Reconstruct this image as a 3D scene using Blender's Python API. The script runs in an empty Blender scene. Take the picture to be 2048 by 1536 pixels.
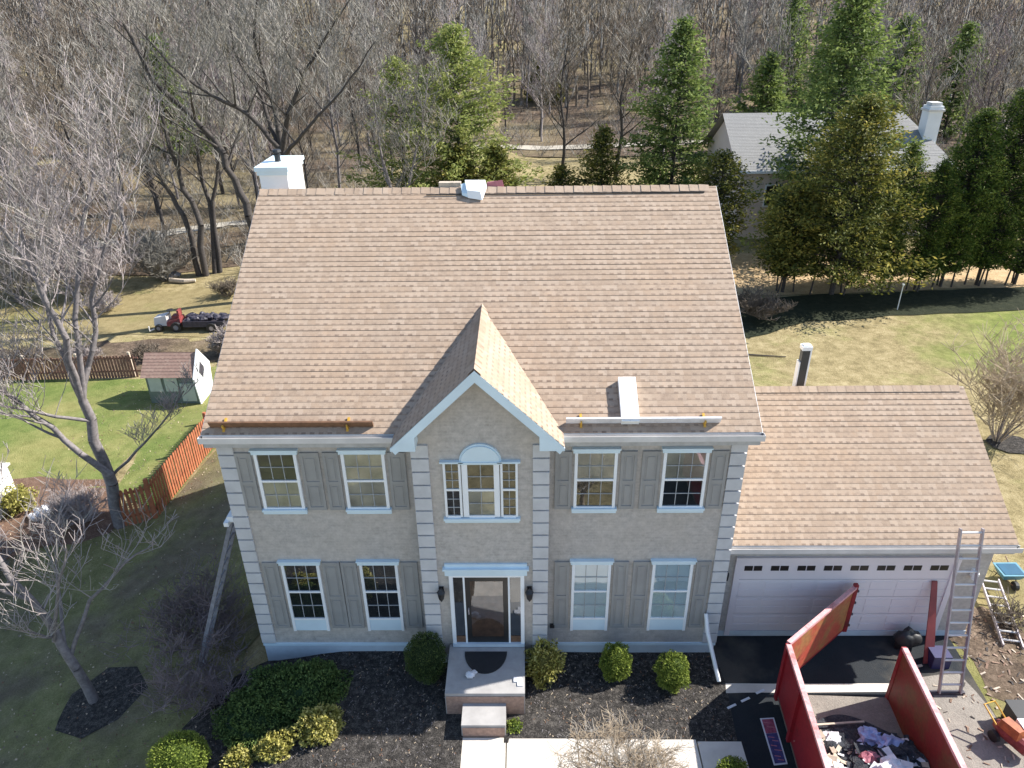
import bpy, math, random
import numpy as np
from mathutils import Vector, Matrix, noise
from mathutils.geometry import delaunay_2d_cdt
SC = bpy.context.scene
COL = SC.collection
rad = math.radians

# ---------------------------------------------------------------- camera
cd = bpy.data.cameras.new('camera'); cam = bpy.data.objects.new('camera', cd); COL.objects.link(cam)
SC.camera = cam
cd.sensor_width = 36.0; cd.lens = 36.0 * 1466.88 / 2048.0; cd.clip_start = 0.1; cd.clip_end = 3000
def cam_axes(p, y, r):
    f = Vector((0, math.cos(p), -math.sin(p))); u = Vector((0, math.sin(p), math.cos(p))); t = Vector((1, 0, 0))
    t, u = math.cos(r)*t + math.sin(r)*u, -math.sin(r)*t + math.cos(r)*u
    Z = Matrix.Rotation(y, 3, 'Z')
    return Z @ t, Z @ u, Z @ f
_t, _u, _f = cam_axes(rad(27.884), rad(0.942), rad(-0.796))
cam.matrix_world = Matrix(((_t.x, _u.x, -_f.x, 0.8323), (_t.y, _u.y, -_f.y, -12.2302), (_t.z, _u.z, -_f.z, 13.2438), (0, 0, 0, 1)))

# ---------------------------------------------------------------- daylight
SUNV = Vector((1.12, 0.31, 1.0)).normalized()          # towards the sun
elev = math.asin(SUNV.z); azim = math.atan2(SUNV.x, SUNV.y)
w = bpy.data.worlds.new('World'); SC.world = w; w.use_nodes = True
nt = w.node_tree; nt.nodes.clear()
sky = nt.nodes.new('ShaderNodeTexSky'); sky.sky_type = 'NISHITA'; sky.sun_disc = False
sky.sun_elevation = elev; sky.sun_rotation = azim; sky.air_density = 1.0; sky.dust_density = 0.6; sky.ozone_density = 1.5
bg = nt.nodes.new('ShaderNodeBackground'); bg.inputs[1].default_value = 0.115
ow = nt.nodes.new('ShaderNodeOutputWorld')
nt.links.new(sky.outputs[0], bg.inputs[0]); nt.links.new(bg.outputs[0], ow.inputs[0])
sl = bpy.data.lights.new('sun', 'SUN'); sl.energy = 4.8; sl.angle = rad(0.55); sl.color = (1.0, 0.955, 0.88)
so = bpy.data.objects.new('sun', sl); COL.objects.link(so); so.location = (40, 20, 50)
so.rotation_euler = SUNV.to_track_quat('Z', 'Y').to_euler()
SC.view_settings.view_transform = 'Standard'; SC.view_settings.look = 'None'
SC.view_settings.exposure = 1.03; SC.view_settings.gamma = 1.0
SC.render.engine = 'CYCLES'
SC.cycles.max_bounces = 6; SC.cycles.transparent_max_bounces = 8

# ---------------------------------------------------------------- materials
MATS = {}
class NT:
    def __init__(s, name):
        s.m = bpy.data.materials.new(name); s.m.use_nodes = True; s.t = s.m.node_tree; s.t.nodes.clear()
        s.out = s.n('ShaderNodeOutputMaterial'); s.b = s.n('ShaderNodeBsdfPrincipled'); s.l(s.b.outputs[0], s.out.inputs[0])
        MATS[name] = s.m
    def n(s, k, **kw):
        o = s.t.nodes.new(k)
        for a, v in kw.items(): setattr(o, a, v)
        return o
    def l(s, a, b): s.t.links.new(a, b)
    def inp(s, node, i, v):
        if hasattr(v, 'is_linked') or hasattr(v, 'links'): s.l(v, node.inputs[i])
        else: node.inputs[i].default_value = v
    def math(s, op, a, b=0.0, c=0.0):
        o = s.n('ShaderNodeMath', operation=op); s.inp(o, 0, a); s.inp(o, 1, b); s.inp(o, 2, c); return o.outputs[0]
    def coord(s, kind='Object'):
        return s.n('ShaderNodeTexCoord').outputs[kind]
    def noise(s, scale, detail=4, rough=0.6, co=None, off=None):
        o = s.n('ShaderNodeTexNoise'); o.inputs['Scale'].default_value = scale; o.inputs['Detail'].default_value = detail; o.inputs['Roughness'].default_value = rough
        s.l(co if co is not None else s.coord(), o.inputs['Vector']); return o.outputs['Fac']
    def ramp(s, fac, stops):
        o = s.n('ShaderNodeValToRGB'); e = o.color_ramp.elements
        while len(e) < len(stops): e.new(0.5)
        for i, (p, c) in enumerate(stops): e[i].position = p; e[i].color = (c[0], c[1], c[2], 1)
        s.l(fac, o.inputs[0]); return o.outputs[0]
    def mix(s, fac, a, b, kind='MIX'):
        o = s.n('ShaderNodeMix', data_type='RGBA', blend_type=kind)
        for i, v in ((0, fac), (6, a), (7, b)):
            if isinstance(v, tuple): o.inputs[i].default_value = (v[0], v[1], v[2], 1)
            elif isinstance(v, (int, float)): o.inputs[i].default_value = v
            else: s.l(v, o.inputs[i])
        return o.outputs[2]
    def col(s, c):
        if isinstance(c, tuple): s.b.inputs['Base Color'].default_value = (c[0], c[1], c[2], 1)
        else: s.l(c, s.b.inputs['Base Color'])
    def rough(s, r): s.inp(s.b, 'Roughness', r)
    def bump(s, h, strength=0.5, dist=0.02):
        o = s.n('ShaderNodeBump'); o.inputs['Strength'].default_value = strength; o.inputs['Distance'].default_value = dist
        s.l(h, o.inputs['Height']); s.l(o.outputs[0], s.b.inputs['Normal'])

def plain(name, c, rough=0.6, var=0.15, scale=6.0, metal=0.0, bump=0.0, spec=0.5):
    m = NT(name); f = m.noise(scale, 5)
    d = tuple(x*(1-var) for x in c); e = tuple(min(1, x*(1+var)) for x in c)
    m.col(m.ramp(f, [(0.3, d), (0.7, e)])); m.rough(rough); m.b.inputs['Metallic'].default_value = metal
    m.b.inputs['Specular IOR Level'].default_value = spec
    if bump: m.bump(m.noise(scale*8, 4), bump, 0.01)
    return m.m

def shingle(name, cols, s_course=0.142):
    m = NT(name); uv = m.n('ShaderNodeSeparateXYZ'); m.l(m.coord('UV'), uv.inputs[0]); U, V = uv.outputs[0], uv.outputs[1]
    row = m.math('FLOOR', m.math('DIVIDE', V, s_course))
    vf = m.math('FRACT', m.math('DIVIDE', V, s_course))
    wr = m.n('ShaderNodeTexWhiteNoise', noise_dimensions='1D'); m.l(row, wr.inputs['W'])
    uu = m.math('ADD', m.math('DIVIDE', U, 0.17), m.math('MULTIPLY', wr.outputs['Value'], 1.0))
    tab = m.math('FLOOR', uu); uf = m.math('FRACT', uu)
    cx = m.n('ShaderNodeCombineXYZ'); m.l(tab, cx.inputs[0]); m.l(row, cx.inputs[1])
    wn = m.n('ShaderNodeTexWhiteNoise', noise_dimensions='2D'); m.l(cx.outputs[0], wn.inputs['Vector'])
    base = m.ramp(wn.outputs['Value'], [(0.0, cols[1]), (0.45, cols[2]), (1.0, cols[3])])
    big = m.noise(0.55, 4, 0.6)
    base = m.mix(m.ramp(big, [(0.5, (0, 0, 0)), (0.72, (0.55, 0.55, 0.55))]), base, cols[4])
    # darker blend band printed at the butt of alternate tabs, and the slot between tabs
    par = m.math('MULTIPLY', m.math('LESS_THAN', uf, 0.52), m.math('ADD', m.math('MULTIPLY', wn.outputs['Value'], 0.55), 0.3))
    band = m.math('MULTIPLY', m.math('LESS_THAN', vf, 0.33), m.math('MULTIPLY', m.math('ADD', m.math('MULTIPLY', par, 1.5), 0.10), m.math('ADD', m.math('MULTIPLY', m.noise(3.0, 4, .7), 1.5), -0.1)))
    base = m.mix(band, base, cols[0])
    fine = m.noise(60, 3); base = m.mix(0.18, base, m.ramp(fine, [(0.35, cols[0]), (0.65, cols[3])]))
    med = m.noise(7, 4, 0.75); base = m.mix(0.30, base, m.ramp(med, [(0.3, cols[0]), (0.5, cols[2]), (0.72, cols[4])]))
    stain = m.noise(0.9, 5, 0.65)
    base = m.mix(m.ramp(stain, [(0.3, (0.4, 0.4, 0.4)), (0.5, (0, 0, 0))]), base, cols[1])
    m.col(base); m.rough(0.92); m.bump(m.noise(90, 2), 0.5, 0.004); return m.m

def ground(name, stops, scale=1.5, fine=25, bump=0.6, rough=0.95, stops2=None, mixscale=0.12, thr=(0.45, 0.6)):
    m = NT(name); co = m.coord()
    n1 = m.noise(scale, 8, 0.7, co); n2 = m.noise(fine, 4, 0.7, co)
    n3 = m.noise(fine*3.1, 2, 0.7, co); f = m.math('ADD', m.math('MULTIPLY', n1, 0.42), m.math('ADD', m.math('MULTIPLY', n2, 0.33), m.math('MULTIPLY', n3, 0.25)))
    c = m.ramp(f, stops)
    if stops2:
        c2 = m.ramp(f, stops2); k = m.ramp(m.noise(mixscale, 5, 0.6, co), [(thr[0], (0, 0, 0)), (thr[1], (1, 1, 1))])
        c = m.mix(k, c, c2)
    m.col(c); m.rough(rough); m.b.inputs['Specular IOR Level'].default_value = 0.115
    m.bump(n2, bump, 0.05); return m.m

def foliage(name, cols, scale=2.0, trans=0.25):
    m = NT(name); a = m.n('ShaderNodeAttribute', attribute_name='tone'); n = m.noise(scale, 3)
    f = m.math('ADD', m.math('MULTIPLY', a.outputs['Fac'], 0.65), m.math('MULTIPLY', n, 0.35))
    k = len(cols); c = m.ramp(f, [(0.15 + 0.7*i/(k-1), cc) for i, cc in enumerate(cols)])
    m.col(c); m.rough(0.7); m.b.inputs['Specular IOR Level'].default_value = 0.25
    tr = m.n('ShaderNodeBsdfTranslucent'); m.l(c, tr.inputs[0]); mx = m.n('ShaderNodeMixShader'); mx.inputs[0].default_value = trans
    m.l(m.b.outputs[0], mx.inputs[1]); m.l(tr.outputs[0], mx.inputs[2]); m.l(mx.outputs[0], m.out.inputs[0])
    return m.m

def stucco():
    m = NT('wall_stucco'); co = m.coord()
    mp = m.n('ShaderNodeMapping'); mp.inputs['Rotation'].default_value = (rad(90), 0, 0); m.l(co, mp.inputs[0])
    br = m.n('ShaderNodeTexBrick'); m.l(mp.outputs[0], br.inputs[0])
    br.inputs['Color1'].default_value = (0.47, 0.43, 0.39, 1); br.inputs['Color2'].default_value = (0.36, 0.33, 0.305, 1); br.inputs['Mortar'].default_value = (0.475, 0.445, 0.41, 1)
    br.inputs['Scale'].default_value = 1.0; br.inputs['Mortar Size'].default_value = 0.008; br.inputs['Brick Width'].default_value = 0.2; br.inputs['Row Height'].default_value = 0.072
    n = m.noise(9, 6, 0.75, co); c = m.mix(0.62, br.outputs['Color'], m.ramp(n, [(0.3, (0.30, 0.275, 0.25)), (0.7, (0.62, 0.575, 0.53))]))
    big = m.noise(0.8, 4, 0.6, co); c = m.mix(m.ramp(big, [(0.4, (0, 0, 0)), (0.75, (0.35, 0.35, 0.35))]), c, (0.55, 0.475, 0.39))
    m.col(c); m.rough(0.9); m.bump(n, 0.5, 0.012); return m.m

def glass():
    m = NT('window_glass'); g = m.n('ShaderNodeBsdfGlossy'); g.inputs['Roughness'].default_value = 0.02; g.inputs[0].default_value = (0.9, 0.95, 1, 1)
    t = m.n('ShaderNodeBsdfTransparent'); t.inputs[0].default_value = (0.86, 0.9, 0.92, 1)
    f = m.n('ShaderNodeFresnel'); f.inputs[0].default_value = 1.6
    fa = m.math('ADD', m.math('MULTIPLY', f.outputs[0], 1.1), 0.12)
    mx = m.n('ShaderNodeMixShader'); m.l(fa, mx.inputs[0]); m.l(t.outputs[0], mx.inputs[1]); m.l(g.outputs[0], mx.inputs[2]); m.l(mx.outputs[0], m.out.inputs[0])
    bp = m.n('ShaderNodeBump'); bp.inputs['Strength'].default_value = 0.05; bp.inputs['Distance'].default_value = 0.02; m.l(m.noise(2.5, 2), bp.inputs['Height']); m.l(bp.outputs[0], g.inputs['Normal'])
    return m.m

M = {}
TAN = [(0.125, 0.083, 0.06), (0.325, 0.237, 0.170), (0.388, 0.292, 0.216), (0.455, 0.355, 0.272), (0.425, 0.28, 0.175)]
M['shingle'] = shingle('tan_shingles', TAN)
M['shingle_grey'] = shingle('grey_shingles', [(0.17, 0.165, 0.16), (0.235, 0.23, 0.225), (0.265, 0.26, 0.25), (0.30, 0.295, 0.285), (0.28, 0.275, 0.265)])
M['shingle_brown'] = shingle('brown_shingles', [(0.16, 0.1, 0.08), (0.25, 0.16, 0.13), (0.31, 0.2, 0.16), (0.36, 0.25, 0.2), (0.3, 0.2, 0.16)])
M['stucco'] = stucco()
M['quoin'] = plain('quoin_stone', (0.53, 0.53, 0.535), 0.85, 0.1, 3, bump=0.3)
M['white'] = plain('white_trim_paint', (0.82, 0.84, 0.85), 0.5, 0.05, 1.5)
M['trim'] = plain('pale_trim', (0.62, 0.75, 0.82), 0.5, 0.06, 1.5)
M['foundation'] = plain('painted_foundation', (0.52, 0.60, 0.66), 0.8, 0.12, 2, bump=0.2)
M['gutter'] = plain('gutter_metal', (0.62, 0.60, 0.58), 0.45, 0.12, 2)
M['shutter'] = plain('taupe_shutter', (0.30, 0.295, 0.285), 0.6, 0.1, 2)
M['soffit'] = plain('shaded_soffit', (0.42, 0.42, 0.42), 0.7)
M['glass'] = glass()
M['muntin'] = plain('muntin_grille', (0.36, 0.38, 0.40), 0.6)
M['dark_in'] = plain('dark_interior', (0.035, 0.04, 0.05), 0.8, 0.5, 1.2)
M['beige_in'] = plain('beige_blind', (0.62, 0.56, 0.46), 0.8, 0.35, 1.3)
M['blue_in'] = plain('pale_blind', (0.74, 0.86, 0.93), 0.7, 0.1, 1)
M['black'] = plain('black_metal', (0.02, 0.02, 0.022), 0.5)
M['door'] = plain('black_door', (0.022, 0.021, 0.02), 0.35)
M['brown_wood'] = plain('brown_wood', (0.17, 0.09, 0.05), 0.6, 0.3, 8)
M['garage_door'] = plain('garage_door_paint', (0.72, 0.67, 0.69), 0.5, 0.04, 1)
M['alu'] = plain('aluminium', (0.42, 0.38, 0.40), 0.5, 0.2, 6, metal=0.4)
M['flue'] = plain('dark_flue_metal', (0.05, 0.055, 0.06), 0.4, 0.2, 4, metal=0.4)
M['porch_slab'] = plain('porch_concrete', (0.36, 0.345, 0.335), 0.85, 0.14, 3, bump=0.25)
M['concrete'] = plain('pale_concrete', (0.60, 0.55, 0.49), 0.85, 0.1, 3, bump=0.25)
M['brick_red'] = plain('brick_step', (0.34, 0.22, 0.17), 0.85, 0.25, 14, bump=0.3)
M['asphalt'] = ground('asphalt', [(0.3, (0.018, 0.022, 0.027)), (0.7, (0.042, 0.046, 0.05))], 1.2, 40, 0.4, 0.9, [(0.3, (0.05, 0.047, 0.042)), (0.7, (0.11, 0.10, 0.085))], 0.3, (0.52, 0.62))
M['dusty'] = ground('dusty_drive', [(0.3, (0.16, 0.145, 0.13)), (0.5, (0.27, 0.245, 0.215)), (0.7, (0.40, 0.36, 0.31))], 3.0, 30, 0.5)
M['mulch'] = ground('dark_mulch', [(0.36, (0.010, 0.010, 0.010)), (0.5, (0.048, 0.044, 0.041)), (0.64, (0.21, 0.19, 0.17))], 9.0, 34, 0.9)
M['mulch_tan'] = ground('leafy_mulch', [(0.3, (0.06, 0.04, 0.028)), (0.5, (0.17, 0.105, 0.075)), (0.7, (0.34, 0.24, 0.18))], 5.0, 24, 1.0)
G1 = [(0.3, (0.055, 0.07, 0.018)), (0.5, (0.14, 0.15, 0.05)), (0.7, (0.25, 0.235, 0.095))]
G2 = [(0.3, (0.13, 0.10, 0.045)), (0.5, (0.26, 0.21, 0.105)), (0.7, (0.40, 0.33, 0.18))]
M['grass'] = ground('spring_grass', G1, 2.2, 22, 0.8, 0.95, G2, 0.10, (0.45, 0.62))
M['grass_green'] = ground('green_grass', [(0.3, (0.05, 0.085, 0.02)), (0.5, (0.14, 0.18, 0.05)), (0.7, (0.27, 0.28, 0.10))], 2.4, 22, 0.8, 0.95, [(0.3, (0.10, 0.10, 0.03)), (0.5, (0.24, 0.23, 0.085)), (0.7, (0.38, 0.35, 0.16))], 0.35, (0.42, 0.62))
M['grass_shade'] = ground('mossy_lawn', [(0.3, (0.06, 0.068, 0.026)), (0.5, (0.19, 0.185, 0.08)), (0.7, (0.36, 0.33, 0.17))], 2.2, 24, 0.9, 0.95, [(0.3, (0.07, 0.058, 0.038)), (0.5, (0.16, 0.135, 0.09)), (0.7, (0.29, 0.24, 0.17))], 0.3, (0.45, 0.6))
M['grass_dry'] = ground('dry_grass', G2, 2.2, 22, 0.8, 0.95, [(0.3, (0.1, 0.1, 0.03)), (0.5, (0.19, 0.19, 0.065)), (0.7, (0.30, 0.28, 0.11))], 0.16, (0.45, 0.65))
M['litter'] = ground('leaf_litter', [(0.36, (0.03, 0.023, 0.018)), (0.52, (0.13, 0.095, 0.068)), (0.68, (0.31, 0.235, 0.175))], 1.4, 7, 0.9, 0.95, [(0.3, (0.10, 0.08, 0.045)), (0.5, (0.22, 0.18, 0.10)), (0.7, (0.36, 0.31, 0.19))], 0.05, (0.45, 0.62))
M['gravel'] = ground('pale_gravel', [(0.3, (0.30, 0.27, 0.22)), (0.7, (0.52, 0.48, 0.41))], 3, 30, 0.5)
M['bark_dark'] = plain('dark_bark', (0.062, 0.053, 0.048), 0.9, 0.4, 9, bump=0.5)
M['bark_grey'] = plain('grey_bark', (0.19, 0.17, 0.17), 0.9, 0.35, 9, bump=0.5)
M['bark_pale'] = plain('pale_bark', (0.40, 0.35, 0.33), 0.9, 0.3, 9, bump=0.5)
M['twig_pink'] = plain('pinkish_twigs', (0.33, 0.285, 0.275), 0.9, 0.25, 1.2)
M['twig_brown'] = plain('brown_twigs', (0.155, 0.125, 0.095), 0.9, 0.5, 0.9)
M['shadow_ground'] = ground('painted_hedge_shadow', [(0.3, (0.010, 0.012, 0.008)), (0.5, (0.028, 0.034, 0.02)), (0.7, (0.075, 0.075, 0.045))], 4.0, 20, 1.0)  # near-black ground colour that paints the shadow under the arborvitae row
M['twig_light'] = plain('light_twigs', (0.34, 0.315, 0.28), 0.9, 0.3, 0.9)
M['twig_grey'] = plain('grey_twigs', (0.19, 0.178, 0.155), 0.9, 0.3, 0.5)
M['twig_tan'] = plain('tan_twigs', (0.44, 0.35, 0.25), 0.9, 0.25, 1.2)
M['twig_purple'] = plain('purplish_twigs', (0.19, 0.15, 0.155), 0.9, 0.3, 1.5)
M['leaf_pine'] = foliage('pine_needles', [(0.06, 0.09, 0.025), (0.17, 0.22, 0.06), (0.31, 0.34, 0.10), (0.42, 0.42, 0.16)], trans=.35)
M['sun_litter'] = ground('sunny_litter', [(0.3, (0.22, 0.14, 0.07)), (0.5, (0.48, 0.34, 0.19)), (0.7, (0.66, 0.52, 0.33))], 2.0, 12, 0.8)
M['leaf_spruce'] = foliage('spruce_needles', [(0.018, 0.04, 0.014), (0.06, 0.10, 0.03), (0.19, 0.25, 0.065), (0.34, 0.39, 0.12)], trans=.4)
M['leaf_cedar'] = foliage('cedar_sprays', [(0.014, 0.026, 0.007), (0.042, 0.062, 0.015), (0.16, 0.165, 0.034), (0.46, 0.38, 0.09)], trans=.3)
M['leaf_juniper'] = foliage('juniper_sprays', [(0.02, 0.045, 0.015), (0.065, 0.11, 0.032), (0.13, 0.19, 0.05), (0.22, 0.28, 0.08)])
M['leaf_arb'] = foliage('arborvitae_sprays', [(0.006, 0.016, 0.004), (0.025, 0.052, 0.010), (0.12, 0.175, 0.03), (0.34, 0.37, 0.08)])
M['leaf_box'] = foliage('boxwood_leaves', [(0.05, 0.08, 0.012), (0.12, 0.17, 0.025), (0.22, 0.27, 0.045), (0.33, 0.37, 0.08)])
M['leaf_dark'] = foliage('dark_shrub_leaves', [(0.015, 0.03, 0.01), (0.04, 0.065, 0.02), (0.085, 0.12, 0.032), (0.16, 0.20, 0.06)])
M['leaf_gold'] = foliage('golden_leaves', [(0.10, 0.09, 0.02), (0.25, 0.24, 0.05), (0.42, 0.38, 0.11), (0.60, 0.54, 0.24)])
M['fence_brown'] = plain('brown_weathered_fence', (0.20, 0.10, 0.075), 0.8, 0.35, 5, bump=0.3)
M['fence'] = plain('orange_stained_wood', (0.36, 0.12, 0.055), 0.75, 0.3, 5, bump=0.3)
M['dumpster'] = None
def rusty(name, c, c2, thr):
    m = NT(name); n = m.noise(1.6, 7, 0.7); f = m.ramp(n, [(thr-0.06, (0, 0, 0)), (thr+0.08, (1, 1, 1))])
    n2 = m.noise(14, 5); base = m.ramp(n2, [(0.3, tuple(x*0.8 for x in c)), (0.7, tuple(min(1, x*1.15) for x in c))])
    m.col(m.mix(f, base, m.ramp(n2, [(0.3, tuple(x*0.6 for x in c2)), (0.7, c2)]))); m.rough(0.55); m.bump(n2, 0.2, 0.01); return m.m
M['dumpster'] = rusty('red_steel_paint', (0.26, 0.010, 0.018), (0.15, 0.015, 0.018), 0.60)
M['dumpster_in'] = rusty('scraped_inner_steel', (0.21, 0.022, 0.018), (0.20, 0.075, 0.028), 0.52)
M['gate_in'] = rusty('worn_gate_steel', (0.42, 0.07, 0.04), (0.42, 0.19, 0.065), 0.5)
M['dumpster_rail'] = rusty('worn_top_rail', (0.70, 0.36, 0.36), (0.50, 0.16, 0.15), 0.58)
M['red'] = plain('red_paint', (0.22, 0.045, 0.045), 0.5, 0.4, 9)
M['orange'] = plain('orange_paint', (0.36, 0.10, 0.035), 0.5, 0.35, 9)
M['yellow'] = plain('yellow_paint', (0.62, 0.36, 0.05), 0.5)
M['blue_bag'] = plain('blue_grey_plastic', (0.36, 0.42, 0.66), 0.45, 0.25, 6)
M['white_bag'] = plain('white_plastic', (0.70, 0.70, 0.74), 0.45, 0.15, 6)
M['pink_bag'] = plain('faded_red_plastic', (0.45, 0.16, 0.20), 0.5, 0.25, 6)
M['debris'] = ground('torn_shingles', [(0.3, (0.015, 0.018, 0.022)), (0.5, (0.05, 0.055, 0.065)), (0.7, (0.18, 0.17, 0.17))], 3, 16, 1.0)
M['board'] = plain('weathered_board', (0.50, 0.42, 0.33), 0.8, 0.25, 8)
M['blue'] = plain('teal_plastic', (0.015, 0.09, 0.16), 0.4, 0.2, 3)
M['dull_metal'] = plain('dull_grey_metal', (0.20, 0.20, 0.22), 0.7, 0.25, 8)
M['navy'] = plain('navy_plastic', (0.03, 0.03, 0.10), 0.5)
M['dark_red'] = plain('dark_red_board', (0.24, 0.05, 0.05), 0.6, 0.25, 3)
M['ltblue'] = plain('pale_blue_plastic', (0.10, 0.26, 0.34), 0.5, 0.2, 3)
M['banner_blue'] = plain('banner_blue', (0.05, 0.045, 0.17), 0.5, 0.5, 14)
M['banner_red'] = plain('banner_red', (0.30, 0.06, 0.11), 0.5, 0.5, 14)
M['siding_beige'] = plain('beige_siding', (0.66, 0.55, 0.50), 0.8, 0.06, 1)
M['green_panel'] = plain('grey_green_panel', (0.13, 0.17, 0.15), 0.6, 0.2, 2)
M['pale_panel'] = plain('pale_green_panel', (0.42, 0.48, 0.45), 0.5, 0.1, 3)
M['dark_steel'] = plain('dark_steel', (0.05, 0.045, 0.06), 0.5, 0.4, 8)
M['rock'] = plain('grey_rock', (0.20, 0.20, 0.21), 0.85, 0.4, 4, bump=0.5)

# ---------------------------------------------------------------- object helpers
ORG = {}
def tag(o, label=None, cat=None, group=None, kind=None):
    if label: o['label'] = label
    if cat: o['category'] = cat
    if group: o['group'] = group
    if kind: o['kind'] = kind
    return o
def thing(name, loc, label, cat, group=None):
    o = bpy.data.objects.new(name, None); COL.objects.link(o); o.location = loc; o.empty_display_size = 0.3
    ORG[o.name] = Vector(loc); return tag(o, label, cat, group)
class MB:
    def __init__(s): s.v = []; s.f = []; s.uv = []; s.mi = []; s.cur = 0
    def face(s, pts, uv=None):
        i = len(s.v); s.v += [tuple(p) for p in pts]; s.f.append(tuple(range(i, i+len(pts)))); s.mi.append(s.cur)
        s.uv += uv if uv else [(0, 0)]*len(pts)
    def box(s, x0, x1, y0, y1, z0, z1): s.hexa([(x0, y0, z0), (x1, y0, z0), (x1, y1, z0), (x0, y1, z0), (x0, y0, z1), (x1, y0, z1), (x1, y1, z1), (x0, y1, z1)])
    def hexa(s, p):
        for q in ((0, 3, 2, 1), (4, 5, 6, 7), (0, 1, 5, 4), (1, 2, 6, 5), (2, 3, 7, 6), (3, 0, 4, 7)): s.face([p[i] for i in q])
    def beam(s, a, b, wd, th, up=(0, 0, 1)):        # rectangular bar from a to b
        a = Vector(a); b = Vector(b); d = (b-a).normalized(); upv = Vector(up)
        if abs(d.dot(upv)) > 0.98: upv = Vector((0, 1, 0))
        r = d.cross(upv).normalized()*wd/2; u = r.cross(d).normalized()*th/2
        s.hexa([a-r-u, a+r-u, b+r-u, b-r-u, a-r+u, a+r+u, b+r+u, b-r+u])
    def prism(s, poly, vec):                         # polygon (3d) extruded by vec
        v = Vector(vec); P = [Vector(p) for p in poly]; n = len(P)
        s.face(P); s.face([p+v for p in reversed(P)])
        for i in range(n): s.face([P[i], P[i]+v, P[(i+1) % n]+v, P[(i+1) % n]])
    def tube(s, pts, rs, n=8, cap=True):
        pts = [Vector(p) for p in pts]
        if not hasattr(rs, '__len__'): rs = [rs]*len(pts)
        base = len(s.v); prev = None
        for i, p in enumerate(pts):
            d = (pts[min(i+1, len(pts)-1)]-pts[max(i-1, 0)]).normalized()
            if prev is None: r = d.orthogonal().normalized()
            else: r = (prev-d*prev.dot(d)).normalized()
            prev = r; u = d.cross(r)
            for k in range(n):
                a = 2*math.pi*k/n; s.v.append(tuple(p+(r*math.cos(a)+u*math.sin(a))*rs[i]))
        for i in range(len(pts)-1):
            for k in range(n):
                a = base+i*n+k; b = base+i*n+(k+1) % n; s.f.append((a, b, b+n, a+n)); s.mi.append(s.cur); s.uv += [(0, 0)]*4
        if cap:
            for q in (tuple(base+k for k in reversed(range(n))), tuple(base+(len(pts)-1)*n+k for k in range(n))): s.f.append(q); s.mi.append(s.cur); s.uv += [(0, 0)]*n
    def lathe(s, c, prof, n=14):
        b = len(s.v)
        for (r, z) in prof:
            for k in range(n):
                a = 2*math.pi*k/n; s.v.append((c[0]+r*math.cos(a), c[1]+r*math.sin(a), c[2]+z))
        for i in range(len(prof)-1):
            for k in range(n):
                a = b+i*n+k; e = b+i*n+(k+1) % n; s.f.append((a, e, e+n, a+n)); s.mi.append(s.cur); s.uv += [(0, 0)]*4
        for q in (tuple(b+k for k in reversed(range(n))), tuple(b+(len(prof)-1)*n+k for k in range(n))): s.f.append(q); s.mi.append(s.cur); s.uv += [(0, 0)]*n
    def blob(s, c, rx, ry, rz, seed=0, amp=0.25, nu=10, nv=7, fr=1.2):
        b = len(s.v)
        for j in range(nv+1):
            t = math.pi*j/nv
            for i in range(nu):
                a = 2*math.pi*i/nu; d = Vector((math.sin(t)*math.cos(a), math.sin(t)*math.sin(a), math.cos(t)))
                k = 1+amp*noise.noise(d*fr+Vector((seed*7.1, seed*3.3, 0)))*1.6
                s.v.append((c[0]+d.x*rx*k, c[1]+d.y*ry*k, c[2]+d.z*rz*k))
        for j in range(nv):
            for i in range(nu):
                p = b+j*nu+i; q = b+j*nu+(i+1) % nu; s.f.append((p, p+nu, q+nu, q)); s.mi.append(s.cur); s.uv += [(0, 0)]*4
    def build(s, name, mat, parent=None, loc=None, smooth=False, label=None):
        o3 = ORG[parent.name] if parent is not None else Vector(loc if loc is not None else (0, 0, 0))
        me = bpy.data.meshes.new(name)
        me.from_pydata([(v[0]-o3.x, v[1]-o3.y, v[2]-o3.z) for v in s.v], [], s.f)
        u = me.uv_layers.new(name='UVMap'); u.data.foreach_set('uv', np.array(s.uv, dtype=np.float32).ravel())
        for m in (mat if isinstance(mat, (list, tuple)) else [mat]): me.materials.append(m)
        if isinstance(mat, (list, tuple)): me.polygons.foreach_set('material_index', s.mi)
        if smooth: me.polygons.foreach_set('use_smooth', [True]*len(me.polygons))
        me.update(); o = bpy.data.objects.new(name, me); COL.objects.link(o); ORG[o.name] = o3
        if parent is not None: o.parent = parent
        else: o.location = o3
        if label: o['label'] = label
        return o
def copy_tree(o, parent=None):
    c = o.copy(); COL.objects.link(c); c.parent = parent
    for ch in list(o.children): copy_tree(ch, c)
    return c
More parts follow.
